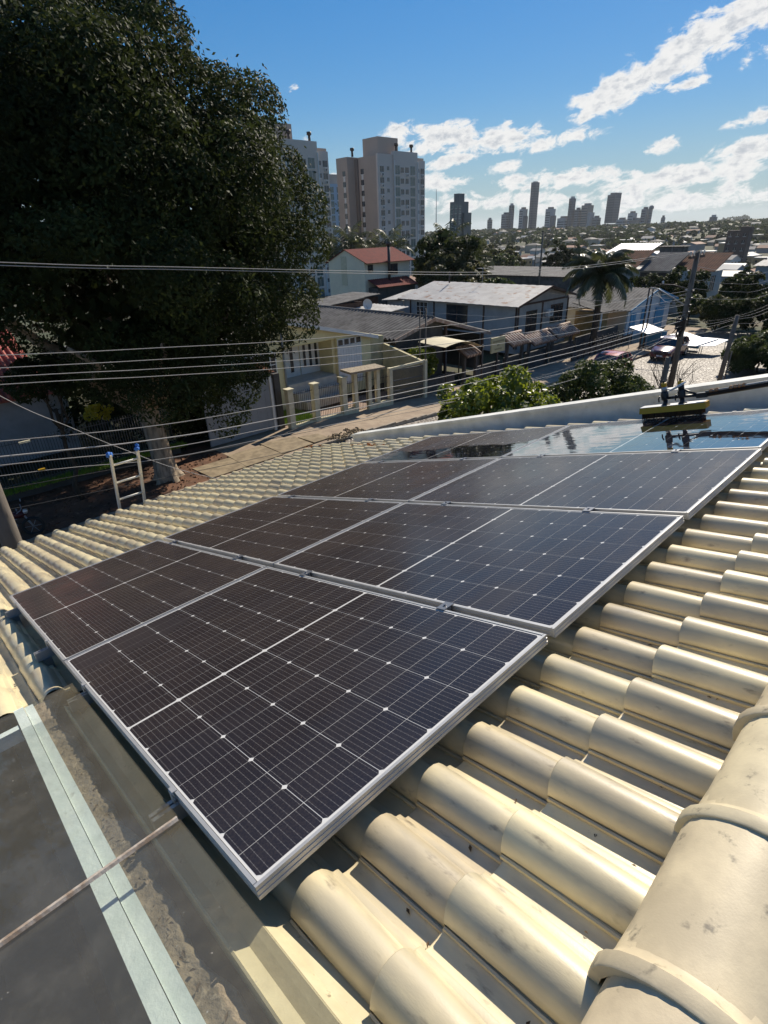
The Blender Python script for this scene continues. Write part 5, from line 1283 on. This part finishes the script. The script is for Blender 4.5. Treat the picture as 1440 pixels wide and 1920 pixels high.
def where(x, y):
    a = math.degrees(math.atan2(x, y)); d = math.hypot(x, y)
    L_ = [(-46, 'behind the big apartment tower'), (-41, 'right of the big apartment tower'), (-38, 'below the dark stepped block'), (-35, 'below the broad skyline tree'), (-31.5, 'below the tallest skyline tower'), (-28, 'behind the valley conifers'), (-24.5, 'below the wide glass skyline tower'), (-21, 'below the dish tower'), (-17, 'below the lone grey tower'), (0, 'below the right-hand hills')]
    p_ = next(t_ for lim, t_ in L_ if a < lim)
    return ('near the valley edge ' if d < 200 else 'mid valley ' if d < 420 else 'far out ' if d < 680 else 'by the skyline ') + p_
def free(x, y, r_):
    for (a, b_, c) in avoid + placed:
        if (x - a) ** 2 + (y - b_) ** 2 < (r_ + c) ** 2: return False
    return True
hcol = ['white', 'beige', 'blue-grey', 'ochre', 'grey']; rcol = ['grey', 'pale', 'clay', 'white', 'dark']
nh = 0; tries = 0
spots = []
while nh < 298 and tries < 6000:
    tries += 1
    a = R(q.uniform(-50, -10)); d = 165 + 1050 * q.random() ** 1.15
    x, y = d * math.sin(a), d * math.cos(a); k = q.randrange(15); s = .78 + min(d / 2500, .3)
    if not free(x, y, HM[k][3] * .48 * s): continue
    placed.append((x, y, HM[k][3] * .48 * s)); nh += 1
    sty = [0, 1, 0, 2, 0][k % 5]
    lb = '%s house with %s roof %s' % (hcol[k % 5], rcol[(k * 3 + sty) % 5], where(x, y))
    h_ = thing('town_house', lb, 'house', (x, y, tz(x, y) - .2), (0, 0, R(q.choice([0, 90, 180, 270]) + q.uniform(-14, 14))), 'houses: ' + lb)
    h_.scale = (s, s, s)
    inst('wall', HM[k][0], h_); inst('roof', HM[k][1], h_)
    if d < 420: inst('window', HM[k][2], h_)
# trees one can tell apart
grp = 'trees of the valley town'
NT_ = [((-150, 200), 1, 2.1, 'broad dark tree mass right of the dark stepped block, on the skyline'), ((-143, 205), 3, 1.7, 'dark tree touching the broad tree right of the dark block'), ((-158, 195), 3, 1.6, 'dark tree below the dark stepped block, left of the broad one'),
       ((-99, 172), 2, 1.45, 'tall dark conifer clump in the middle of the valley'), ((-96, 175), 2, 1.3, 'second tall conifer right of the tallest valley conifer'), ((-102, 171), 2, 1.1, 'lower conifer left of the tallest valley conifer'), ((-93.5, 171), 2, .9, 'shortest conifer of the valley clump'),
       ((-125, 180), 1, 1.6, 'olive round tree in the valley between broad tree and conifers'), ((-112, 160), 0, 1.5, 'mid green tree before the valley conifers'), ((-39.6, 43.0), 0, .62, 'round green tree right of the red-roofed house'), ((-37.2, 44.9), 3, .5, 'small dark tree beside the round one by the red-roofed house'),
       ((-42.3, 42.6), 3, .42, 'dark bushy tree in front of the red-roofed porch'), ((-46.4, 40.3), 1, .45, 'round olive bush before the cream two-storey wall'), ((-36.3, 51.5), 0, .8, 'tree peeping over the left end of the rusty tin roof'), ((-49.5, 60), 3, 1.3, 'dark tree behind the red roof, right side'), ((-47, 57), 1, 1.1, 'olive tree between red roof and tin roof'),
       ((-20, 76), 2, 0.60, 'dark narrow tree at the right end of the terracotta roof'), ((-17.5, 68), 3, 0.65, 'dark tree right of the terracotta house'), ((-13.5, 64), 0, 0.60, 'green tree over the street end at the right'), ((-9.5, 62), 1, 0.69, 'olive tree closing the street at the right edge'), ((-17.5, 62), 1, 0.47, 'grey-leafed tree behind the white sheet shelter'),
       ((-5, 66), 3, 0.96, 'dark tree at the street bend right of the olive one'), ((-15.6, 60.5), 3, 0.42, 'low dark bush at the street end'), ((-11.6, 59.5), 3, 0.45, 'dark bush before the olive tree at the street end'), ((-7.8, 60), 0, 0.48, 'green bush at the far street corner'), ((-21.5, 66), 0, 0.47, 'tree between the blue house and the terracotta house'),
       ((-24.5, 72), 3, .7, 'dark tree under the terracotta house balcony'), ((-13, 78), 2, 0.84, 'tall dark tree behind the street end trees'), ((-33, 60), 1, 0.39, 'olive bush behind the palm'), ((-28, 69), 3, .62, 'dark shrub tree under the terracotta house')]
for (x, y), k, s, lb in NT_:
    put_tree(k, (x, y, tz(x, y) - .3), s, lb, grp); placed.append((x, y, 1.6 * s))
nt = 0; tries = 0
while nt < 290 and tries < 8000:
    tries += 1
    a = R(q.uniform(-58, -8)); d = 85 + 1150 * q.random() ** 1.1
    x, y = d * math.sin(a), d * math.cos(a); s = q.uniform(.45, .95) * (1 + d / 1600)
    if not free(x, y, 1.5 * s): continue
    if d < 130 and a < R(-44): continue
    placed.append((x, y, 1.5 * s)); nt += 1; k = q.choice([0, 1, 1, 3, 3, 2])
    put_tree(k, (x, y, tz(x, y) - .3), (s * q.uniform(.9, 1.3), s * q.uniform(.9, 1.3), s * q.uniform(.75, 1.05)), tl_ := ['mid green round tree', 'olive round tree', 'tall dark tree', 'dark round tree'][k] + ' ' + where(x, y), 'trees: ' + tl_)
hd = []
for i in range(34):
    t_ = i / 33; hd.append(((-17.8 + 13 * t_ + q.uniform(-.5, .5), 60.6 + 2.2 * math.sin(t_ * 3) + q.uniform(-.6, .6), -1.0 + q.uniform(.5, 2.2)), q.uniform(.7, 1.25)))
hg = thing('hedge', 'long dark tangled hedge closing the far end of the cobbled street', 'hedge', (-11.5, 61, -1))
hd = [((a_[0] + 11.5, a_[1] - 61, a_[2] + 1), r_) for a_, r_ in hd]
inst('foliage', leaf_mesh('foliage', [leaves(hd, 12000, .24, 71, (0, 3, 0), .5, shell=.4), leaves(hd, 2500, .5, 72, (0, 3, 0), .7, shell=.1)], m_leafd), hg)
# distant woods that read as one mass
rgw = np.random.RandomState(8); P = []
for i in range(2600):
    a = R(rgw.uniform(-64, -4)); d = rgw.uniform(1100, 3700) if i > 500 else rgw.uniform(600, 1300); x, y = d * math.sin(a), d * math.cos(a); P.append((x, y, tz(x, y), rgw.uniform(3.5, 7) * (1 + d / 3000)))
P = np.array(P); n = 26; c = np.repeat(P[:, :3], n, 0); r_ = np.repeat(P[:, 3], n)
dd = rgw.normal(size=(len(c), 3)); dd /= np.linalg.norm(dd, axis=1)[:, None]
p = c + dd * r_[:, None] * np.array([1.3, 1.3, .55]) + np.array([0, 0, 2.5]); nn = dd + rgw.normal(size=dd.shape) * .5; nn /= np.linalg.norm(nn, axis=1)[:, None]
t_ = np.cross(nn, rgw.normal(size=nn.shape)); t_ /= np.linalg.norm(t_, axis=1)[:, None]; s_ = np.cross(nn, t_); z_ = (r_ * .42)[:, None]
V = np.stack([p - t_ * z_, p + s_ * z_, p + t_ * z_, p - s_ * z_], 1).reshape(-1, 3)
inst('far_woods', np_mesh('far_woods', V, np.arange(len(V)).reshape(-1, 4), m_leafd), kind='stuff')

# ================================================================== poles
m_pole = mat('weathered concrete pole', (.17, .145, .12), .9, (.10, .085, .07), 5, .8, .3, 30, stretch=(1, 1, .3))
def pole(label, loc, top, r0, r1, extra=None, group='utility poles'):
    p_ = thing('utility_pole', label, 'pole', loc, None, group)
    MB().tube([(0, 0, -.3), (top[0] * .5, top[1] * .5, top[2] * .5), top], [r0, (r0 + r1) / 2, r1], 12).build('shaft', m_pole, p_)
    return p_
P1 = pole('tall dark utility pole with crossarm, before the terracotta roof', (-9.75, 30.35, -1.0), (0, 0, 8.25), .16, .11)
b = MB().box((-.06, -.9, 7.95), (.06, .9, 8.07)).build('crossarm', m_brown, P1)
for y in (-.85, -.45, .45, .85): MB().tube([(0, y, 8.07), (0, y, 8.16), (0, y, 8.22), (0, y, 8.27)], [.02, .05, .035, .05], 8).build('insulator', m_white, P1)
MB().tube([(.1, -.5, 6.9), (0, -.1, 7.3), (0, .5, 7.9)], .02, 5).build('brace', m_iron, P1)
for z in (6.50, 6.16, 5.84, 5.52): MB().box((.10, -.12, z - .04), (.20, .05, z + .04)).build('bracket', m_iron, P1)
b = MB().box((-.25, -.32, 4.7), (.2, -.12, 5.2)); q = random.Random(3)
for i in range(14): b.tube([(q.uniform(-.1, .1), -.18, q.uniform(4.2, 5.3)), (q.uniform(-.3, .1), q.uniform(-.6, -.2), q.uniform(4.3, 5.3)), (q.uniform(-.1, .1), -.15, q.uniform(4.2, 5.3))], .022, 5)
b.build('cable_box', m_blk, P1)
MB().tube([(-.05, 0, 5.8), (-1.6, .2, 6.5), (-2.0, .2, 6.55)], .035, 6).build('lamp_arm', m_steel, P1)
P2 = pole('shorter pale leaning pole right of the tall utility pole', (-9.9, 39.1, -1.0), (.05, .35, 4.35), .15, .12)
pole('dark stub pole at the left of the bare twigs', (-9.0, 26.9, -1.0), (.06, .1, 3.95), .14, .12)
p3 = pole('thin black stake by the spiky shrub, right of the pale pole', (-10.2, 41.3, -1.1), (.0, .2, 1.95), .05, .04, group='stakes by the shrub')
p4 = pole('thicker short stake nearest the right edge', (-10.2, 46.0, -1.1), (.05, .15, 2.0), .08, .07, group='stakes by the shrub')
pole('round grey pole rising past the eave at the left edge', (-8.45, .55, 0), (0, 0, 8.9), .155, .12)
pole('thin pale metal post on the garage gate of the yellow house', (-21.6, 24.2, -.5), (0, .05, 5.1), .05, .045, group='thin posts by the gate')
pole('thin dark post just left of the pale gate post', (-22.2, 24.35, -.5), (0, .05, 5.0), .05, .04, group='thin posts by the gate')
pole('lone thin utility pole in the valley beyond the rusty tin roof', (-40.5, 66.5, -2.2), (0, 0, 10.2), .14, .1, group='valley poles')
pole('small utility pole beyond the warehouses, left of the conifers', (-75, 120, -5.5), (0, 0, 10.5), .15, .1, group='valley poles')
lp = thing('street_lamp', 'double-post street lamp with a long arm in front of the blue house', 'street lamp', (-18.95, 48.2, -1.0))
for dy in (0, .75): MB().tube([(0, dy, -.2), (0, dy, 4.85)], [.08, .06], 8).build('post', m_iron, lp)
MB().tube([(0, .0, 4.8), (.7, .1, 5.1), (1.7, .3, 5.1), (2.6, .5, 4.85)], .045, 6).build('arm', m_iron, lp)
MB().blob((2.85, .55, 4.75), (.34, .13, .09), 8).build('lamp_head', m_steel, lp)
MB().blob((.9, .2, 5.25), (.10, .10, .14), 6).build('photocell', m_white, lp)

# ================================================================== wires
m_wire = mat('weathered aluminium wire', (.33, .32, .31), .6); m_cab = mat('grey cable', (.27, .26, .25), .5); m_cabk = mat('black cable', (.03, .03, .03), .5)
def spline(pts, n=6):
    P_ = [Vector(p) for p in pts]; P_ = [P_[0] * 2 - P_[1]] + P_ + [P_[-1] * 2 - P_[-2]]; out = []
    for i in range(1, len(P_) - 2):
        for k in range(n):
            t = k / n; a, b_, c, d = P_[i - 1:i + 3]
            out.append(.5 * ((2 * b_) + (c - a) * t + (2 * a - 5 * b_ + 4 * c - d) * t * t + (3 * b_ - a - 3 * c + d) * t ** 3))
    return out + [P_[-2]]
def wire(label, pts, r_, m=None, group='overhead wires along our side of the street', name='overhead_wire'):
    o = MB().tube(spline(pts), r_ * .64, 6, 0, False).build(name, m or m_wire); o['label'] = label; o['category'] = 'wire'
    if group: o['group'] = group
    return o
wire('topmost bright wire crossing the big tree, left end', [(-9.0, -6, 9.1), (-9.1, 1.69, 8.32), (-9.27, 4.6, 8.08), (-9.43, 9.43, 7.70), (-9.52, 13.23, 7.44), (-9.57, 16.0, 7.33), (-9.63, 20.66, 7.24), (-9.7, 29.5, 7.26)], .011)
wire('second topmost wire, just below the topmost across the tree', [(-9.0, -6, 9.05), (-9.1, 1.69, 8.28), (-9.27, 4.6, 8.04), (-9.43, 9.43, 7.65), (-9.52, 13.23, 7.37), (-9.57, 16.0, 7.25), (-9.63, 20.69, 7.17), (-9.7, 31.2, 7.22)], .011)
for lb, z in (('uppermost of the four wires above the ladder', [7.95, 7.11, 6.84, 6.48, 6.11, 5.79, 5.53]), ('second of the four wires above the ladder', [7.78, 6.93, 6.64, 6.24, 5.82, 5.45, 5.20]), ('third of the four wires above the ladder', [7.65, 6.80, 6.48, 6.06, 5.60, 5.21, 4.88]), ('lowest of the four wires above the ladder', [7.55, 6.69, 6.35, 5.90, 5.39, 4.94, 4.56])):
    wire(lb, [(x, y, zz) for (x, y), zz in zip([(-9.0, -6), (-9.1, 1.25), (-9.24, 3.66), (-9.38, 7.32), (-9.52, 13.36), (-9.63, 21.25), (-9.7, 30.1)], z)], .010)
wire('grey cable sagging past the yellow house, top of the lower bundle', [(-9.0, -6, 7.0), (-9.1, .94, 5.88), (-9.24, 3.42, 5.49), (-9.33, 5.76, 5.28), (-9.48, 11.43, 4.82), (-9.63, 21.53, 4.45), (-9.69, 30.2, 4.42)], .013, m_cab)
wire('thick pale cable of the lower bundle above the green tree', [(-9.0, -6, 6.8), (-9.1, .87, 5.65), (-9.24, 3.35, 5.24), (-9.33, 5.72, 5.0), (-9.48, 11.43, 4.62), (-9.57, 16.48, 4.42), (-9.63, 21.6, 4.24), (-9.69, 30.2, 4.16)], .019, m_wire)
wire('second thick cable of the lower bundle, just below the pale one', [(-9.0, -6, 6.6), (-9.1, .83, 5.52), (-9.24, 3.31, 5.05), (-9.33, 5.69, 4.83), (-9.43, 9.29, 4.60), (-9.57, 16.52, 4.20), (-9.69, 30.2, 3.88)], .013, m_cab)
wire('lowest street cable, running just above the roof tiles', [(-9.0, -6, 6.3), (-9.1, .78, 5.36), (-9.24, 3.27, 4.86), (-9.33, 5.66, 4.62), (-9.48, 11.44, 4.12), (-9.6, 19.18, 3.62), (-9.63, 22.75, 3.52), (-9.68, 30.2, 3.34)], .010, m_cab)
wire('cable hanging low behind the two street trees', [(-9.6, 11.4, 4.05), (-9.62, 16, 3.45), (-9.64, 20.5, 3.2), (-9.66, 25, 3.3), (-9.7, 30.2, 3.7)], .012, m_wire)
wire('service wire dropping from the left pole past the ladder', [(-8.7, -.5, 8.4), (-9.1, 1.14, 6.54), (-9.16, 1.93, 5.85), (-9.21, 2.67, 5.24), (-9.3, 3.9, 4.35), (-9.5, 6.5, 2.9)], .010, m_wire)
for k, (lb, z0, z1, m_) in enumerate((('black cable just under the lowest of the lower bundle', 5.1, 3.9, m_cabk), ('thin black cable low across the tree trunk', 4.75, 3.75, m_cabk))):
    wire(lb, [(-9.0, -6, z0 + .9), (-9.15, 1, z0), (-9.4, 8, z0 - .75), (-9.5, 14, z1), (-9.7, 30.2, z1 - .3)], .008, m_)
G2 = 'wires leaving the tall pole to the right'
for lb, pts, m_ in (('upper right wire from the crossarm of the tall pole', [(-9.8, 30.76, 7.16), (-9.8, 36.3, 6.81), (-9.8, 42.4, 6.6), (-9.8, 62, 6.9)], m_cabk), ('wire leaving the tall pole below the crossarm to the right', [(-9.75, 30.4, 6.6), (-9.8, 37, 5.85), (-9.8, 43.5, 5.5), (-9.8, 62, 5.9)], m_wire),
                    ('right-hand wire crossing the terracotta wall', [(-9.75, 30.4, 6.0), (-9.8, 37, 5.3), (-9.8, 44, 4.95), (-9.8, 62, 5.5)], m_wire), ('right-hand wire over the street-end trees', [(-9.75, 30.4, 5.6), (-9.8, 37.9, 4.8), (-9.8, 44.4, 4.5), (-9.8, 62, 5.2)], m_wire),
                    ('lower right-hand wire over the street-end trees', [(-9.75, 30.4, 5.15), (-9.8, 37.9, 4.4), (-9.8, 44.8, 4.05), (-9.8, 62, 4.9)], m_wire), ('black cable from the cable box to the pale pole top', [(-9.75, 30.4, 4.1), (-9.8, 34.5, 3.6), (-9.85, 39.3, 3.3), (-9.8, 46, 3.35), (-9.8, 62, 4.3)], m_cabk),
                    ('grey cable from the cable box to the pale pole', [(-9.75, 30.4, 4.0), (-9.8, 34.5, 3.45), (-9.85, 39.3, 3.2), (-9.8, 46, 3.1), (-9.8, 62, 4.0)], m_cab), ('second grey cable meeting the pale pole', [(-9.75, 30.4, 3.76), (-9.8, 34.5, 3.3), (-9.85, 39.3, 3.1), (-9.8, 46, 2.85), (-9.8, 62, 3.7)], m_cab),
                    ('lowest cable passing the pale pole to the right', [(-9.75, 30.0, 3.4), (-9.8, 34.5, 3.0), (-9.85, 39.2, 2.85), (-9.8, 46.5, 2.3), (-9.8, 62, 3.0)], m_cab)):
    wire(lb, pts, .010, m_, G2)
G3 = 'service drops crossing the street'
for lb, a, b_ in (('service wire from the tall pole to the bungalow gable', (-9.8, 30.3, 5.3), (-25.8, 44.5, 3.5)), ('service wire from the tall pole to the blue house', (-9.8, 30.3, 5.0), (-21.8, 57, 2.7)), ('service wire from the tall pole to the street lamp', (-9.8, 30.4, 5.4), (-18.9, 48.2, 3.7)), ('service wire from the tall pole to the yellow house gate post', (-9.8, 30.2, 4.9), (-21.6, 24.25, 4.4)), ('service wire from the street lamp to the bungalow', (-18.9, 48.2, 3.4), (-25.7, 47.5, 2.9))):
    a, b_ = Vector(a), Vector(b_); m_ = (a + b_) / 2 - Vector((0, 0, .45)); wire(lb, [a, a.lerp(m_, .55) - Vector((0, 0, .08)), m_, b_.lerp(m_, .55) - Vector((0, 0, .08)), b_], .012, m_wire, G3)
sp = thing('wire_spacer', 'small yellow spacer tag clipped on the low wires at the left', 'wire tag', (-9.13, 1.35, 5.28)); MB().box((-.015, -.05, -.016), (.015, .05, .016)).build('tag', m_yel, sp)
sp = thing('wire_spacer', 'small pale clip on the cable above the yellow tag', 'wire tag', (-9.13, 1.25, 5.78)); MB().box((-.015, -.08, -.015), (.015, .08, .015)).build('tag', m_post, sp)

# ================================================================== vehicles
def car(label, loc, rz, paint, group=None):
    c_ = thing('parked_car', label, 'car', loc, (0, 0, rz), group)
    m_p = mat('car paint', paint, .25, coat=.8, coat_rough=.06, spec=.5); m_t = mat('tyre', (.02, .02, .02), .8); m_l = mat('lamp glass', (.5, .5, .48), .1, spec=.7)
    # stations along the length: x, half width at sill, belt height, half width at belt, bonnet/boot top
    st = [(-2.12, .70, .42, .62, .55), (-2.02, .80, .40, .76, .80), (-1.35, .84, .36, .82, .96), (-.85, .85, .34, .84, 1.02), (.2, .86, .34, .85, 1.03), (1.2, .86, .34, .85, 1.04), (1.9, .84, .38, .82, 1.02), (2.1, .78, .45, .74, .90)]
    def PB(i, j):
        x, hw, z0, hb, zt = st[i]; pr = [(-hw * .92, z0 - .10), (-hw, z0 + .05), (-hw * 1.0, z0 + .3), (-hb, zt - .06), (-hb * .9, zt), (0, zt + .02), (hb * .9, zt), (hb, zt - .06), (hw, z0 + .3), (hw, z0 + .05), (hw * .92, z0 - .10)]
        y, z = pr[j]; return (x, y, z)
    b = MB().grid(PB, 8, 11)
    for i in (0, 7): b.f.append(tuple((i * 11 + j) for j in range(11))); b.mi.append(0); b.sm.append(False)
    b.build('body', m_p, c_, sharp=35)
    cb = [(-.88, .80, 1.03), (-.35, .70, 1.46), (.2, .68, 1.55), (1.1, .67, 1.53), (1.65, .66, 1.42), (2.0, .72, 1.05)]
    # roof and pillars
    b = MB().grid(lambda i, j: (cb[1 + i][0], cb[1 + i][1] * (-1 + j / 3), cb[1 + i][2] + .03 * math.sin(math.pi * j / 6)), 4, 7)
    for s in (-1, 1):
        for (xa, za, ya, xb, zb_, yb) in ((-.90, 1.02, .80, -.35, 1.47, .70), (.35, 1.03, .85, .35, 1.55, .68), (1.25, 1.03, .85, 1.2, 1.53, .67), (1.98, 1.03, .74, 1.65, 1.43, .66)): b.tube([(xa, s * ya, za), (xb, s * yb, zb_)], .045, 5)
    b.build('roof', m_p, c_, sharp=40)
    b = MB().add([(-.86, -.76, 1.03), (-.86, .76, 1.03), (-.34, .66, 1.47), (-.34, -.66, 1.47)], [(0, 1, 2, 3)]); b.build('windscreen', m_glassd, c_)
    b = MB().add([(1.99, -.70, 1.03), (1.99, .70, 1.03), (1.64, .63, 1.43), (1.64, -.63, 1.43)], [(3, 2, 1, 0)]); b.build('rear_window', m_glassd, c_)
    for s in (-1, 1): MB().add([(-.84, s * .81, 1.02), (1.95, s * .79, 1.02), (1.62, s * .665, 1.42), (.2, s * .68, 1.53), (-.33, s * .695, 1.45)], [(0, 1, 2, 3, 4)] if s < 0 else [(4, 3, 2, 1, 0)]).build('side_window', m_glassd, c_)
    for x in (-1.32, 1.3):
        for s in (-1, 1):
            wh = MB().tube([(x, s * .66, .33), (x, s * .865, .33)], .33, 18).build('wheel', m_t, c_); MB().tube([(x, s * .8655, .33), (x, s * .875, .33)], .2, 10).build('rim', m_alu, wh)
    for s in (-1, 1):
        MB().blob((-2.03, s * .62, .74), (.07, .15, .09), 8).build('headlight', m_l, c_)
        MB().blob((2.03, s * .66, .82), (.06, .10, .14), 8).build('tail_light', m_redt, c_)
        MB().blob((-.72, s * .97, 1.06), (.07, .11, .08), 8).build('wing_mirror', m_p, c_)
    MB().box((-2.135, -.45, .52), (-2.08, .45, .70)).build('grille', m_blk, c_)
    MB().box((-2.145, -.22, .38), (-2.12, .22, .49)).build('number_plate', m_white, c_)
    return c_
car('dark maroon compact car parked at the far kerb, nose towards us', (-16.1, 47.15, -1.15), R(92), (.10, .012, .02), 'parked cars')
car('red car with glaring roof, half hidden behind the dark street tree', (-17.0, 38.6, -1.15), R(91), (.42, .05, .06), 'parked cars')
mt = thing('motorbike', 'dark motorbike parked in the deep shade below the eave, left edge', 'motorbike', (-19.2, 1.6, -.02), (0, 0, R(70)))
m_tyre = mat('bike tyre', (.02, .02, .02), .8)
for x in (-.62, .62):
    wl = MB().tube([(x + .29 * math.cos(a), 0, .30 + .29 * math.sin(a)) for a in np.linspace(0, 2 * math.pi, 21)], .05, 6, 0, False).build('wheel', m_tyre, mt); b = MB()
    for a in range(6): b.tube([(x, 0, .3), (x + .26 * math.cos(a * 1.047), 0, .3 + .26 * math.sin(a * 1.047))], .008, 4)
    b.build('spokes', m_steel, wl)
MB().tube([(-.55, 0, .66), (-.3, 0, .74), (.05, 0, .72)], [.05, .11, .10], 8).build('seat', m_blk, mt)
MB().blob((.28, 0, .78), (.26, .13, .12), 10).build('tank', mat('bike paint', (.05, .008, .01), .4), mt)
b = MB().tube([(-.62, 0, .3), (-.2, 0, .5), (.3, 0, .68), (.45, 0, .8), (.62, 0, .3)], .03, 6).blob((.02, 0, .42), (.2, .14, .17), 8); b.build('frame', m_steel, mt)
MB().tube([(.38, -.36, .98), (.44, -.1, .95), (.44, .1, .95), (.38, .36, .98)], .016, 6).build('handlebar', m_steel, mt)
MB().blob((.54, 0, .86), (.08, .09, .09), 8).build('headlight', m_alu, mt)
for s in (-1, 1): MB().blob((.42, s * .40, 1.12), (.02, .07, .05), 6).build('mirror', m_steel, mt)
MB().tube([(-.6, .13, .32), (.1, .13, .3)], .045, 8).build('exhaust', m_alu, mt)

# ================================================================== air
mh_ = bpy.data.materials.new('haze'); mh_.use_nodes = True; t = NT(mh_.node_tree); mh_.node_tree.nodes.clear()
pvn = t.n('ShaderNodeVolumePrincipled', {'Color': (.82, .88, .95, 1), 'Density': .00006, 'Anisotropy': .3})
t.n('ShaderNodeOutputMaterial', {1: pvn.outputs[0]})
MB().box((-9500, -9500, -60), (9500, 9500, 125)).build('haze', mh_, kind='stuff')
